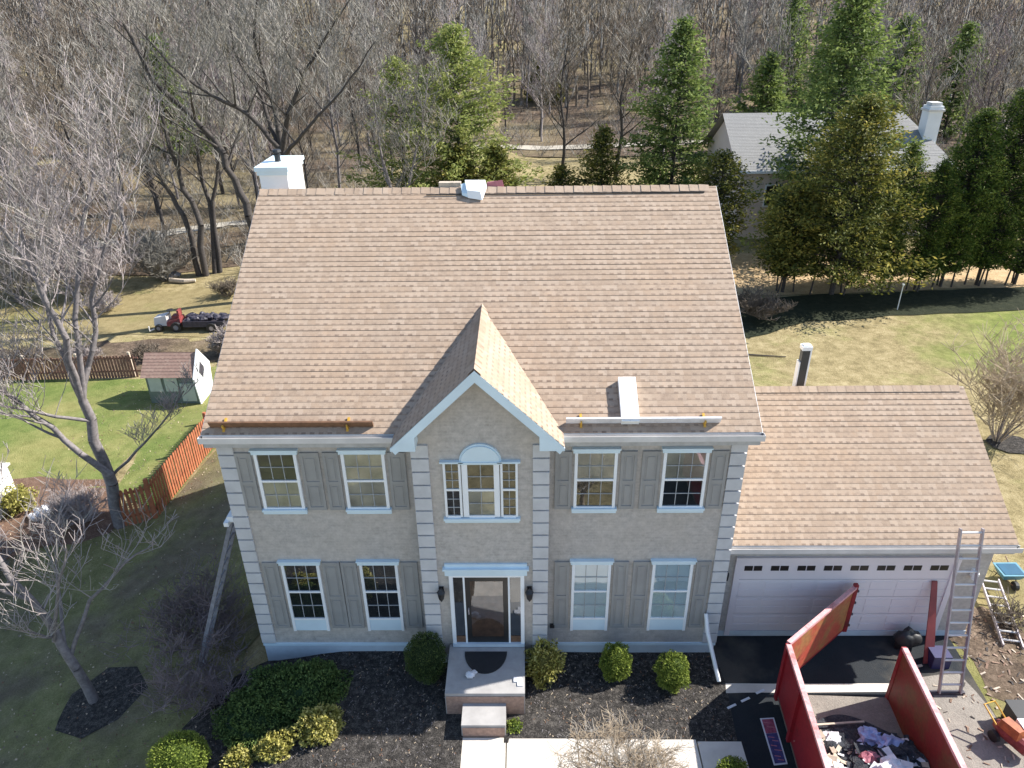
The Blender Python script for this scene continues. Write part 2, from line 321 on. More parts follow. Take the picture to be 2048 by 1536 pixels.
def npmesh(name, V, F, mats, parent=None, loc=(0, 0, 0), tone=None, mi=None):
    me = bpy.data.meshes.new(name); o3 = ORG[parent.name] if parent is not None else Vector(loc)
    V = np.asarray(V, dtype=np.float64)-np.array(o3); me.vertices.add(len(V)); me.vertices.foreach_set('co', V.astype(np.float32).ravel())
    F = np.asarray(F, dtype=np.int32); k = F.shape[1]; me.loops.add(F.size); me.loops.foreach_set('vertex_index', F.ravel())
    me.polygons.add(len(F)); me.polygons.foreach_set('loop_start', np.arange(0, F.size, k, dtype=np.int32)); me.polygons.foreach_set('loop_total', np.full(len(F), k, dtype=np.int32))
    for m in (mats if isinstance(mats, (list, tuple)) else [mats]): me.materials.append(m)
    if mi is not None: me.polygons.foreach_set('material_index', np.asarray(mi, dtype=np.int32))
    if tone is not None:
        a = me.attributes.new('tone', 'FLOAT', 'POINT'); a.data.foreach_set('value', np.asarray(tone, dtype=np.float32))
    me.update(calc_edges=True); o = bpy.data.objects.new(name, me); COL.objects.link(o); ORG[o.name] = o3
    if parent is not None: o.parent = parent
    else: o.location = o3
    return o
def lawn_mat():
    m = NT('back_lawn'); co = m.coord(); sx = m.n('ShaderNodeSeparateXYZ'); m.l(co, sx.inputs[0])
    n1 = m.noise(2.2, 8, .7, co); n2 = m.noise(22, 4, .7, co); f = m.math('ADD', m.math('MULTIPLY', n1, .6), m.math('MULTIPLY', n2, .4))
    dry = m.ramp(f, [(0.34, (0.12, 0.095, 0.045)), (0.5, (0.29, 0.235, 0.12)), (0.66, (0.46, 0.38, 0.22))])
    grn = m.ramp(f, [(0.3, (0.07, 0.10, 0.02)), (0.5, (0.18, 0.21, 0.055)), (0.7, (0.33, 0.33, 0.11))])
    # the greener patch lies towards the east of the back yard
    dx = m.math('DIVIDE', m.math('SUBTRACT', sx.outputs[0], 27.0), 9.0); dy = m.math('DIVIDE', m.math('SUBTRACT', sx.outputs[1], 17.0), 6.0)
    d = m.math('ADD', m.math('MULTIPLY', dx, dx), m.math('MULTIPLY', dy, dy)); k = m.math('SUBTRACT', 1.55, m.math('ADD', m.math('MULTIPLY', d, .7), m.math('MULTIPLY', m.noise(.35, 5, .65, co), 1.3)))
    k2 = m.ramp(m.noise(.3, 6, .7, co), [(.54, (0, 0, 0)), (.70, (.55, .55, .55))])
    m.col(m.mix(k2, m.mix(m.ramp(k, [(.1, (0, 0, 0)), (.6, (1, 1, 1))]), dry, grn), grn)); m.rough(.95); m.b.inputs['Specular IOR Level'].default_value = .15; m.bump(n2, .8, .05); return m.m
M['grass'] = lawn_mat()
# ---------------------------------------------------------------- terrain
def sm(a, b, x):
    t = min(1, max(0, (x-a)/(b-a))); return t*t*(3-2*t)
def G(x, y):
    left = -0.30-0.32*sm(-3.2, -5.3, x)-0.75*sm(-5.2, -8.6, x)-0.65*sm(-8.0, -12.5, x)      # west side falls away
    base = left-0.05*sm(0, 3, x)
    base += -0.35*sm(8.5, 16, y)*sm(-3, 3, x)
    if y > 26: base += 0.9*sm(26, 45, y)*sm(-6, -12, x)
    if y > 72: base += 17*sm(72, 190, y)+0.02*max(0, y-110)
    base += 1.5*sm(-25, -45, x)*sm(20, 60, y)
    if abs(x) > 14 or y > 14: base += 0.12*noise.noise(Vector((x*0.11, y*0.11, 0)))
    return base
def terrain():
    xs = np.unique(np.concatenate([np.arange(-60, 60, 1.0), np.arange(-16, 14, 0.5), np.arange(-420, -60, 14), np.arange(60, 421, 14)]))
    ys = np.unique(np.concatenate([np.arange(-12, 40, 0.8), np.arange(40, 130, 2.5), np.arange(130, 520, 12), np.arange(-160, -12, 10)]))
    V = np.array([(x, y, G(x, y)) for y in ys for x in xs]); n = len(xs); F = []
    I = np.arange(len(V)).reshape(len(ys), n); F = np.stack([I[:-1, :-1].ravel(), I[:-1, 1:].ravel(), I[1:, 1:].ravel(), I[1:, :-1].ravel()], 1)
    o = npmesh('ground', V, F, M['grass']); tag(o, kind='structure'); o.data.polygons.foreach_set('use_smooth', [True]*len(F)); return o
terrain()
def drape(name, poly, off, mat, res=0.7, kind='structure', wob=0.0, seed=0, thick=False):
    P = []
    n = len(poly)
    for i in range(n):
        a = Vector(poly[i]); b = Vector(poly[(i+1) % n]); k = max(1, int((b-a).length/res))
        for j in range(k):
            p = a.lerp(b, j/k)
            if wob: p += Vector((noise.noise(Vector((p.x*0.8, p.y*0.8, seed))), noise.noise(Vector((p.x*0.8, p.y*0.8, seed+9)))))*wob
            P.append(p)
    m = len(P); E = [(i, (i+1) % m) for i in range(m)]
    x0, x1 = min(p.x for p in P), max(p.x for p in P); y0, y1 = min(p.y for p in P), max(p.y for p in P)
    pts = list(P); y = y0+res/2
    while y < y1:
        x = x0+res/2
        while x < x1: pts.append(Vector((x, y))); x += res
        y += res
    vs, es, fs, *_ = delaunay_2d_cdt(pts, E, [], 1, 1e-5)
    me = bpy.data.meshes.new(name); me.from_pydata([(v.x, v.y, G(v.x, v.y)+off) for v in vs], [], [list(f) for f in fs]); me.materials.append(mat); me.update()
    # make normals point up
    if me.polygons and me.polygons[0].normal.z < 0: me.flip_normals()
    me.polygons.foreach_set('use_smooth', [True]*len(me.polygons))
    o = bpy.data.objects.new(name, me); COL.objects.link(o)
    if kind: o['kind'] = kind
    return o
# lawns and litter (sheets a few mm above one another)
drape('green_lawn', [(-26, 17.5), (-16.5, 17.2), (-13.5, 18.6), (-11.0, 18.5), (-10.9, 11.2), (-11.3, 7.4), (-13.8, 9.0), (-20, 9.2), (-28, 9.5)], 0.02, M['grass_green'], 1.2, wob=0.3)
drape('shaded_lawn', [(-30, -12), (-4.6, -12), (-5.3, -2.6), (-5.9, 0.4), (-5.15, 2), (-5.15, 9.6), (-10.7, 11.5), (-11.25, 7.2), (-12.5, 6.4), (-14.6, 5.6), (-16.5, 4.5), (-30, 4.5)], 0.024, M['grass_shade'], 0.7, wob=0.12)
drape('dry_lawn', [(-28, 22.5), (-17.9, 22.4), (-12.4, 21), (-9, 20), (-9, 30), (-16, 29.5), (-28, 26.6)], 0.02, M['grass_dry'], 1.5, wob=0.5, seed=2)
drape('brown_bed', [(-28, 18.0), (-17, 17.6), (-14, 18.9), (-10.5, 19.0), (-10.0, 21.3), (-18.2, 21.6), (-28, 20.2)], 0.03, M['litter'], 0.8, wob=0.9, seed=3)
drape('leaf_bed', [(-22, 9.4), (-14.2, 9.4), (-12.6, 7.4), (-12.6, 6.4), (-15.0, 5.2), (-17.0, 3.2), (-22, 2.6)], 0.03, M['mulch_tan'], 0.8, wob=0.35, seed=5)
drape('hedge_shadow', [(11.0, 18.2), (14.5, 20.2), (20, 21.0), (30, 21.8), (40, 23), (40, 25.2), (26, 24.5), (18, 23.9), (11.0, 23.0)], 0.03, M['shadow_ground'], 1.2, wob=0.3, seed=6)  # dark sheet over the lawn standing in for the hedge's cast shadow
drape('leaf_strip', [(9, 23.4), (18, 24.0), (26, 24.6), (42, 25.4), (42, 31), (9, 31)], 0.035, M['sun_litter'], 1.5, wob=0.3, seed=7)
drape('woodland_floor', [(-200, 30.5), (-22, 31.2), (-12, 33.5), (-6, 40), (-4, 60.5), (30, 62), (80, 55), (300, 60), (400, 500), (-400, 500), (-300, 60)], 0.04, M['litter'], 5.5, wob=0.8, seed=8)
drape('woodland_road', [(-6, 63.2), (8, 64.8), (26, 68), (60, 74), (60, 76.4), (26, 70.4), (8, 66.9), (-6, 65.2)], 0.16, M['gravel'], 1.5, wob=0.3, seed=9)
drape('garden_path', [(-29, 34.6), (-24.6, 37.6), (-20.5, 39.8), (-16, 40.6), (-16, 41.3), (-21, 40.8), (-25.5, 38.8), (-30, 35.6)], 0.07, M['gravel'], 1.0, wob=0.3, seed=10)
# front of the house
drape('mulch_bed', [(-5.0, 0.12), (-1.25, 0.12), (-1.25, -0.1), (-0.85, -0.1), (-0.85, -1.72), (-0.45, -1.72), (-0.45, -7), (-6.0, -7), (-6.5, -3.2), (-6.7, -1.6), (-5.9, -0.4)], 0.034, M['mulch'], 0.5, wob=0.0)
drape('mulch_bed', [(0.80, -0.1), (1.25, -0.1), (1.25, 0.12), (5.25, 0.12), (5.30, -0.95), (5.18, -2.4), (0.40, -2.4), (0.40, -1.72), (0.80, -1.72)], 0.034, M['mulch'], 0.5, wob=0.0)
drape('tree_ring', [(-10.0, -1.1), (-9.2, -1.45), (-8.5, -1.0), (-8.2, -0.2), (-8.8, 0.5), (-9.6, 0.6), (-10.2, -0.1)], 0.034, M['mulch'], 0.3, wob=0.1)
drape('bush_ring', [(17.3+0.75*math.cos(a*0.7), 8.9+0.65*math.sin(a*0.7)) for a in range(9)], 0.034, M['mulch'], 0.3)
drape('driveway', [(5.22, 0.48), (5.28, -0.98), (5.1, -2.4), (5.0, -12), (10.6, -12), (10.75, -2.2), (10.9, 0.48)], 0.03, M['asphalt'], 0.7)
drape('driveway_dust', [(9.0, -0.8), (10.55, -0.7), (10.75, -1.6), (10.9, -3.5), (11.2, -6.5), (8.6, -6.5), (8.7, -2.2)], 0.034, M['dusty'], 0.4, wob=0.15, seed=12)
drape('driveway_apron', [(5.3, -0.90), (9.2, -0.90), (9.3, -1.0), (9.15, -1.12), (5.9, -1.14), (5.25, -1.16)], 0.038, M['concrete'], 0.3, wob=0.02)
drape('dry_verge', [(10.95, 1.2), (11.6, 1.6), (15, 4), (24, 6), (24, -12), (11.2, -12), (10.95, -3), (10.75, -1.5)], 0.026, M['grass_dry'], 0.8, wob=0.15, seed=13)
drape('bounce_street', [(-60, -22), (60, -22), (60, -14), (-60, -14)], 0.05, M['concrete'], 4.0)  # unseen pale paving added in front to bounce light onto the shaded wall
drape('trampled_ground', [(11.0, .9), (12.3, 1.5), (12.9, .2), (12.6, -1.2), (11.6, -2.0), (10.9, -1.2)], 0.032, M['litter'], 0.4, wob=0.35, seed=14)
# concrete walkway with joints, porch slab and steps
b = MB()
b.box(-0.5, 0.44, -3.9, -2.28, -0.45, -0.27); b.box(-0.5, 0.44, -5.6, -3.92, -0.45, -0.27)
b.box(0.465, 1.9, -4.3, -2.30, -0.45, -0.27); b.box(1.92, 3.2, -4.3, -2.31, -0.45, -0.272)
b.box(3.22, 4.33, -4.3, -2.32, -0.45, -0.27); b.build('walkway', M['concrete'])['kind'] = 'structure'
b = MB(); b.box(4.36, 5.25, -4.3, -2.36, -0.45, -0.275); b.build('walkway_end', M['concrete'])['kind'] = 'structure'
# ---------------------------------------------------------------- the house
random.seed(3)
SL = 0.6236; CO = math.hypot(1, SL)
H = thing('suburban_house', (0, 4.5, 0), 'two-storey house with tan shingle roof, pale quoins and attached garage', 'house')
def course_roof(mb, P0, U, V, S, lf, rf, cs=0.142, lift=0.009):
    P0 = Vector(P0); U = Vector(U).normalized(); V = Vector(V).normalized(); N = U.cross(V).normalized(); i = 0
    if N.z < 0: N = -N
    while i*cs < S:
        a = i*cs; c = min(S, a+cs)
        la, ra, lc, rc = lf(a), rf(a), lf(c), rf(c)
        jit = random.uniform(-0.003, 0.003)
        A = P0+U*la+V*a+N*(lift+jit); B = P0+U*ra+V*a+N*(lift+jit*2); Cc = P0+U*rc+V*c+N*0.001; D = P0+U*lc+V*c+N*0.001
        mb.face([A, B, Cc, D], [(la, a+1e-3), (ra, a+1e-3), (rc, c-1e-3), (lc, c-1e-3)])
        A0 = P0+U*la+V*a; B0 = P0+U*ra+V*a
        mb.face([A0, B0, B, A], [(la, a+1e-3), (ra, a+1e-3), (ra, a+2e-3), (la, a+2e-3)])
        i += 1
XL, XR, EY, EZ, RY, RZ = -5.38, 5.40, -0.25, 5.83, 5.23, 9.247
BY = 10.05; BZ = RZ-(BY-RY)*SL
# walls
b = MB(); b.prism([(-5.2, 0, 0), (-5.2, 0, 5.72), (-5.2, RY, RZ-0.2), (-5.2, 9.7, BZ), (-5.2, 9.7, 0)], (10.4, 0, 0)); b.build('wall', M['stucco'], H)
b = MB(); b.box(-5.22, 5.215, -0.02, 9.72, -2.3, -0.004); b.build('foundation', M['foundation'], H)
b = MB(); b.box(-5.24, 5.24, -0.035, -0.0, -0.07, 0.0); b.build('base_trim', M['trim'], H)
# entrance bay
b = MB(); b.prism([(-1.30, -0.35, 0), (1.31, -0.35, 0), (1.31, -0.35, 6.02), (0, -0.35, 7.24), (-1.30, -0.35, 6.02)], (0, 0.75, 0)); b.build('entrance_bay', M['stucco'], H)
b = MB(); b.box(-1.31, 1.32, -0.36, 0.2, -0.4, -0.004); b.build('bay_foundation', M['foundation'], H)
# main roof
b = MB(); S = (RY-EY)*CO
course_roof(b, (XL, EY, EZ), (1, 0, 0), (0, 1, SL), S-0.02, lambda s: 0, lambda s: XR-XL)
course_roof(b, (XR, BY, BZ), (-1, 0, 0), (0, -1, SL), (BY-RY)*CO-0.02, lambda s: 0, lambda s: XR-XL)
roof = b.build('roof', M['shingle'], H)
b = MB(); b.prism([(XL+.01, EY+.01, EZ-.015), (XL+.01, RY, RZ-.015), (XL+.01, BY-.01, BZ-.015), (XL+.01, BY-.01, BZ-.17), (XL+.01, RY, RZ-.2), (XL+.01, EY+.01, EZ-.17)], (XR-XL-.02, 0, 0))
b.build('roof_deck', M['white'], H)
b = MB()        # torn ridge: stripped strip with loose cap shingles
x = XL+0.02; i = 0
while x < XR-0.2:
    if True:
        j = random.uniform(-0.01, 0.012); L = 0.235
        zz = 0.008
        b.face([(x, RY-0.16+j, RZ-0.16*SL+zz+.014), (x+L, RY-0.16+j, RZ-0.16*SL+zz+.004), (x+L, RY, RZ+zz+.012), (x, RY, RZ+zz+.026)], [(x, .07), (x+L, .07), (x+L, .1), (x, .1)])
        b.face([(x, RY, RZ+zz+.026), (x+L, RY, RZ+zz+.012), (x+L, RY+.16, RZ-.1+zz+.004), (x, RY+.16, RZ-.1+zz+.014)], [(x, .07), (x+L, .07), (x+L, .1), (x, .1)])
    x += 0.225; i += 1
rc = b.build('ridge_cap', M['shingle'], roof); 
b = MB(); b.beam((-1.4, RY-.22, RZ-.10), (XR-.3, RY-.20, RZ-.10), 0.02, 0.03); b.build('ridge_vent_strip', M['black'], roof)
# bay gable roof
GX0, GX1, GZ, AX, AZ = -1.64, 1.60, 5.83, -0.02, 7.43
b = MB()
def yint(z): return (z-EZ)/SL+EY+0.03
for (ex, sg) in ((GX0, -1), (GX1, 1)):
    run = abs(AX-ex); SS = math.hypot(run, AZ-GZ); k = (AZ-GZ)/SS
    Vv = ((AX-ex), 0, AZ-GZ)
    if sg < 0: course_roof(b, (ex, -0.74, GZ), (0, 1, 0), Vv, SS-.01, lambda s: 0, lambda s: yint(GZ+k*s)+0.74, 0.142, 0.010)
    else: course_roof(b, (ex, -0.74, GZ), (0, 1, 0), Vv, SS-.01, lambda s: 0, lambda s: yint(GZ+k*s)+0.74, 0.142, 0.010)
gr = b.build('gable_roof', M['shingle'], H)
b = MB(); y = -0.74
while y < 2.2:
    for sg in (-1, 1): b.face([(AX, y, AZ+.045), (AX, y+.24, AZ+.03), (AX+sg*.13, y+.24, AZ-.10), (AX+sg*.13, y, AZ-.085)], [(y, .07), (y+.2, .07), (y+.2, .1), (y, .1)])
    y += 0.225
b.build('gable_ridge_cap', M['shingle'], gr)
# trimmed so nothing shows above the main slope
b = MB()
for ex in (GX0, GX1):
    b.hexa([(ex, -.72, GZ-.14), (AX, -.72, AZ-.14), (AX, 2.2, AZ-.14), (ex, -.1, GZ-.14), (ex, -.72, GZ-.005), (AX, -.72, AZ-.005), (AX, 2.2, AZ-.005), (ex, -.1, GZ-.005)])
b.build('gable_deck', M['soffit'], H)
b = MB()
for ex, sg in ((GX0-.01, 1), (GX1+.01, -1)):
    b.prism([(ex, -.745, GZ-.02), (AX, -.745, AZ), (AX, -.745, AZ-.235), (ex+sg*.09, -.745, GZ-.155)], (0, .035, 0))
    b.prism([(ex, -.748, GZ-.03), (ex, -.748, GZ-.08), (ex+sg*.47, -.748, GZ-.08), (ex+sg*.47, -.748, GZ+.28)], (0, .39, 0))
b.build('gable_fascia', M['trim'], H)
# gutters, soffits
for x0, x1 in ((XL-.03, GX0+.02), (GX1-.02, XR+.03)):
    b = MB(); b.box(x0, x1, EY-.11, EY-.10, EZ-.13, EZ-.015); b.box(x0, x1, EY-.11, EY+.01, EZ-.14, EZ-.13); b.box(x0, x1, EY, EY+.01, EZ-.13, EZ-.02)
    b.box(x0-.006, x0, EY-.11, EY+.01, EZ-.14, EZ-.015); b.box(x1, x1+.006, EY-.11, EY+.01, EZ-.14, EZ-.015)
    b.build('gutter', M['gutter'], H)
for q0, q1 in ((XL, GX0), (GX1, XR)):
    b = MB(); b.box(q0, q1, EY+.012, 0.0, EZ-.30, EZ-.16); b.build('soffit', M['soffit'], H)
for x in (XL-.012, XR-.01):
    b = MB(); b.prism([(x, EY, EZ-.19), (x, EY, EZ-.01), (x, RY, RZ-.012), (x, BY, BZ-.01), (x, BY, BZ-.19), (x, RY, RZ-.2)], (.022, 0, 0)); b.build('rake_board', M['white'], H)
# quoins
def quoins(x0, x1, y0, y1, z1, n):
    b = MB(); h = z1/n
    for i in range(n):
        z = i*h; b.box(x0, x1, y0, y1, z+0.03, z+h-.006)
    b.build('quoin_strip', M['quoin'], H)
quoins(-5.25, -4.93, -.045, .30, 5.52, 18); quoins(4.93, 5.25, -.045, .30, 5.52, 18)
quoins(-1.34, -1.00, -.395, -.02, 5.66, 18); quoins(1.02, 1.345, -.395, -.02, 5.66, 18)
# windows
def window(x0, x1, z0, z1, y, back, header=0.11, foot=0.0, cols=3, rows=2, sash=True, sill=True, split=None, head_mat=None, side=0.06):
    """x0..z1 outer casing; back = materials for upper and lower sash backing"""
    bz = z0+foot+.05; tz = z1-header; mz = (bz+tz)/2
    f = MB(); f.box(x0, x0+side, y-.055, y, z0+.02, z1-header); f.box(x1-side, x1, y-.055, y, z0+.02, z1-header)
    f.box(x0+side, x1-side, y-.05, y, z0+foot, bz)
    if sash: f.box(x0+side, x1-side, y-.052, y, mz-.022, mz+.022)
    fr = f.build('window', M['white'], H)
    if header:
        h = MB(); h.box(x0-.035, x1+.035, y-.075, y, z1-header, z1-.03); h.box(x0-.055, x1+.055, y-.095, y, z1-.03, z1); h.build('window_header', M['trim'], fr)
    if foot:
        h = MB(); h.box(x0+side, x1-side, y-.042, y, z0+.03, z0+foot); h.build('apron_panel', M['trim'], fr)
    if sill:
        h = MB(); h.box(x0-.04, x1+.04, y-.10, y, z0-.03, z0+.02); h.box(x0-.03, x1+.03, y-.06, y, z0-.11, z0-.03); h.build('sill', M['trim'], fr)
    zz = [(bz, mz-.022), (mz+.022, tz)] if sash else [(bz, tz)]
    for k, (a, c) in enumerate(zz):
        bk = back[min(k, len(back)-1)]
        h = MB(); h.box(x0+side, x1-side, y-.012, y-.004, a, c); h.build('blind' if bk is not M['dark_in'] else 'dark_room', bk, fr)
        h = MB(); h.face([(x0+side, y-.030, a), (x1-side, y-.030, a), (x1-side, y-.030, c), (x0+side, y-.030, c)]); h.build('pane', M['glass'], fr)
        h = MB()
        for i in range(1, cols): xx = x0+side+(x1-x0-2*side)*i/cols; h.box(xx-.007, xx+.007, y-.040, y-.031, a, c)
        for i in range(1, rows): q = a+(c-a)*i/rows; h.box(x0+side, x1-side, y-.043, y-.033, q-.007, q+.007)
        h.build('muntins', M['muntin'], fr)
    return fr
D, B_, L_ = M['dark_in'], M['beige_in'], M['blue_in']
upper = [(-4.54, -3.69, [B_, D]), (-2.80, -1.93, [B_, B_]), (1.86, 2.71, [D, B_]), (3.62, 4.51, [D, B_])]
lower = [(-4.45, -3.62, [D, D]), (-2.74, -1.91, [D, D]), (1.88, 2.72, [L_, L_]), (3.62, 4.49, [L_, L_])]
for x0, x1, bk in upper: window(x0, x1, 3.88, 5.36, 0, bk)
for x0, x1, bk in lower: window(x0, x1, 0.40, 2.50, 0, bk, foot=0.36, sill=False)
def shutter(x0, x1, z0, z1):
    b = MB(); b.box(x0, x1, -.028, 0, z0, z1)
    w = .055
    b.box(x0, x0+w, -.045, -.028, z0, z1); b.box(x1-w, x1, -.045, -.028, z0, z1)
    mz = z0+(z1-z0)*.48
    for a, c in ((z0, z0+.08), (mz-.04, mz+.04), (z1-.08, z1)): b.box(x0+w, x1-w, -.044, -.028, a, c)
    for a, c in ((z0+.08, mz-.04), (mz+.04, z1-.08)): b.box(x0+w+.05, x1-w-.05, -.038, -.028, a+.05, c-.05)
    b.build('shutter', M['shutter'], H)
for a, c in ((-4.93, -4.60), (-3.62, -3.24), (-3.17, -2.86), (-1.87, -1.52), (1.47, 1.80), (2.78, 3.10), (3.20, 3.56), (4.57, 4.90)):
    shutter(a, c, 3.86, 5.27)
for a, c in ((-4.86, -4.52), (-3.55, -3.17), (-3.15, -2.81), (-1.84, -1.48), (1.50, 1.82), (2.78, 3.10), (3.20, 3.56), (4.56, 4.88)):
    shutter(a, c, 0.50, 2.44)
# palladian window over the door (three lights and an arched head)
window(-0.735, -0.39, 3.93, 5.30, -.35, [D, D], header=.05, cols=2, rows=3, sash=True, sill=False, side=.045)
window(0.385, 0.725, 3.93, 5.30, -.35, [D, D], header=.05, cols=2, rows=3, sash=True, sill=False, side=.045)
window(-0.37, 0.365, 3.93, 5.29, -.35, [B_, D], header=.06, cols=2, rows=2, sash=True, sill=False, side=.11)
b = MB(); P = [(0.375*math.cos(a*math.pi/16), -.35, 5.29+0.36*math.sin(a*math.pi/16)) for a in range(17)]; b.prism(P, (0, -.075, 0))
P = [(0.41*math.cos(a*math.pi/16), -.35, 5.29+0.395*math.sin(a*math.pi/16)) for a in range(17)]; b.prism(P, (0, -.045, 0))
ar = b.build('arched_head', M['trim'], H)
b = MB(); b.box(-.78, .77, -.45, -.35, 3.88, 3.93); b.box(-.76, .75, -.40, -.35, 3.80, 3.88); b.build('bay_window_sill', M['trim'], H)
# door set
DY = -.35
b = MB()
b.box(-.76, -.68, DY-.09, DY, .44, 2.42); b.box(.76, .84, DY-.09, DY, .44, 2.42)
b.box(-.68, .76, DY-.07, DY, 2.36, 2.42); b.box(-.47, -.43, DY-.07, DY, .44, 2.36); b.box(.49, .53, DY-.07, DY, .44, 2.36)
df = b.build('door_frame', M['white'], H)
b = MB(); b.box(-.84, .90, DY-.09, DY, 2.42, 2.57); b.box(-.88, .94, DY-.12, DY, 2.57, 2.61); b.box(-.84, .90, DY-.05, DY, 2.61, 2.70); b.build('door_header', M['trim'], df)
b = MB(); b.box(-.76, .84, DY-.12, DY, .36, .44); b.build('threshold', M['foundation'], df)
b = MB(); b.box(-.43, .49, DY-.055, DY-.01, .44, 2.36); dr = b.build('front_door', M['door'], H)
b = MB(); b.box(-.32, .38, DY-.058, DY-.0555, .62, 2.24); b.build('door_glass', M['glass'], dr)
b = MB(); b.box(-.32, .38, DY-.0568, DY-.0550, .62, 2.24); b.build('inner_door', M['brown_wood'], dr)
b = MB(); b.tube([(-.37, DY-.06, 1.34), (-.37, DY-.11, 1.34), (-.37, DY-.11, 1.48), (-.37, DY-.06, 1.48)], .012, 6); b.build('handle', M['alu'], dr)
for a, c in ((-.68, -.47), (.53, .76)):
    b = MB(); b.box(a, c, DY-.02, DY-.005, .44, 2.36); s = b.build('sidelight', M['dark_in'], H)
    b = MB(); b.face([(a, DY-.04, .62), (c, DY-.04, .62), (c, DY-.04, 2.36), (a, DY-.04, 2.36)]); b.build('pane', M['glass'], s)
    b = MB(); b.box(a, c, DY-.05, DY-.02, .44, .62); b.build('kick_panel', M['brown_wood'], s)
for x in (-.94, .95):
    b = MB(); b.box(x-.05, x+.05, DY-.03, DY, 1.78, 2.05); b.tube([(x, DY-.02, 2.02), (x, DY-.12, 2.08), (x, DY-.14, 2.02)], .012, 6)
    b.lathe((x, DY-.14, 1.80), [(.03, 0), (.06, .03), (.085, .2), (.09, .21), (.03, .27), (.01, .3)], 8)
    b.lathe((x, DY-.14, 1.74), [(.008, 0), (.03, .04), (.03, .07)], 8); b.build('wall_lantern', M['black'], H)
for p in ((1.47, 0.54),):
    b = MB(); b.box(p[0]-.05, p[0]+.05, -.05, 0, p[1]-.05, p[1]+.05); b.build('hose_tap', M['black'], H)
# porch
b = MB(); b.box(-.84, .84, -1.70, -.36, -.5, .345); pc = b.build('porch', M['porch_slab'], H)
b = MB(); b.box(-.82, .82, -1.715, -1.70, -.5, .26); b.build('porch_riser', M['brick_red'], pc)
b = MB(); b.box(-.47, .44, -2.24, -1.715, -.5, .06); b.build('step', M['porch_slab'], pc)
b = MB(); b.box(-.45, .42, -2.252, -2.24, -.5, -.01); b.build('step_riser', M['brick_red'], pc)
# chimney
cx0, cx1, cy0, cy1 = -5.72, -5.02, 6.35, 7.75
b = MB(); b.box(cx0, cx1, cy0, cy1, -2.2, 9.46); ch = b.build('chimney', M['white'], H)
b = MB(); b.box(cx0-.08, cx1+.06, cy0-.08, cy1+.08, 9.46, 9.56); b.box(cx0-.04, cx1+.03, cy0-.04, cy1+.04, 9.36, 9.46); b.build('chimney_cap', M['trim'], ch)
b = MB(); q = (-5.42, 7.05, 9.56); b.lathe(q, [(.09, 0), (.075, .02), (.075, .15), (.10, .16), (.10, .18), (.075, .19), (.075, .23), (.12, .24), (.10, .29), (.02, .31)], 12); b.build('flue_pipe', M['black'], ch)
# attached garage
GE, GEY, GS = 2.74, .12, .63; gry, grz = 3.43, 2.74+.63*3.31
b = MB(); b.prism([(5.19, .5, -.30), (5.19, .5, 2.80), (5.19, gry, grz-.16), (5.19, 6.4, 2.85), (5.19, 6.4, -.30)], (6.08, 0, 0)); b.build('garage_wall', M['stucco'], H)
b = MB(); b.box(5.22, 11.28, .485, 6.42, -1.0, -.17); b.build('garage_foundation', M['foundation'], H)
b = MB(); gs = math.hypot(1, GS)
course_roof(b, (5.2, GEY, GE), (1, 0, 0), (0, 1, GS), (gry-GEY)*gs-.02, lambda s: 0, lambda s: 6.22)
course_roof(b, (11.42, 2*gry-GEY, GE), (-1, 0, 0), (0, -1, GS), (gry-GEY)*gs-.02, lambda s: 0, lambda s: 6.22)
ga = b.build('garage_roof', M['shingle'], H)
b = MB(); x = 5.22; i = 0
while x < 11.2:
    zz = 0
    for sg in (-1, 1): b.face([(x, gry, grz+.030), (x+.235, gry, grz+.025), (x+.235, gry+sg*.15, grz-.068), (x, gry+sg*.15, grz-.063)], [(x, .07), (x+.23, .07), (x+.23, .1), (x, .1)])
    x += .225; i += 1
b.build('garage_ridge_cap', M['shingle'], ga)
b = MB(); b.prism([(5.21, GEY+.01, GE-.015), (5.21, gry, grz-.015), (5.21, 2*gry-GEY-.01, GE-.015), (5.21, 2*gry-GEY-.01, GE-.16), (5.21, gry, grz-.18), (5.21, GEY+.01, GE-.16)], (6.2, 0, 0)); b.build('garage_deck', M['white'], H)
b = MB(); b.box(5.26, 11.46, GEY-.11, GEY-.10, GE-.12, GE-.01); b.box(5.26, 11.46, GEY-.11, GEY+.01, GE-.13, GE-.12); b.box(5.26, 11.46, GEY, GEY+.01, GE-.12, GE-.02); b.build('gutter', M['gutter'], H)
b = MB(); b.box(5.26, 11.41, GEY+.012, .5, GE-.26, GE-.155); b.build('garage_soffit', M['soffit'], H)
b = MB(); b.prism([(11.40, GEY, GE-.17), (11.40, GEY, GE-.01), (11.40, gry, grz-.012), (11.40, 2*gry-GEY, GE-.01), (11.40, 2*gry-GEY, GE-.17), (11.40, gry, grz-.18)], (.022, 0, 0)); b.build('garage_rake_board', M['white'], H)
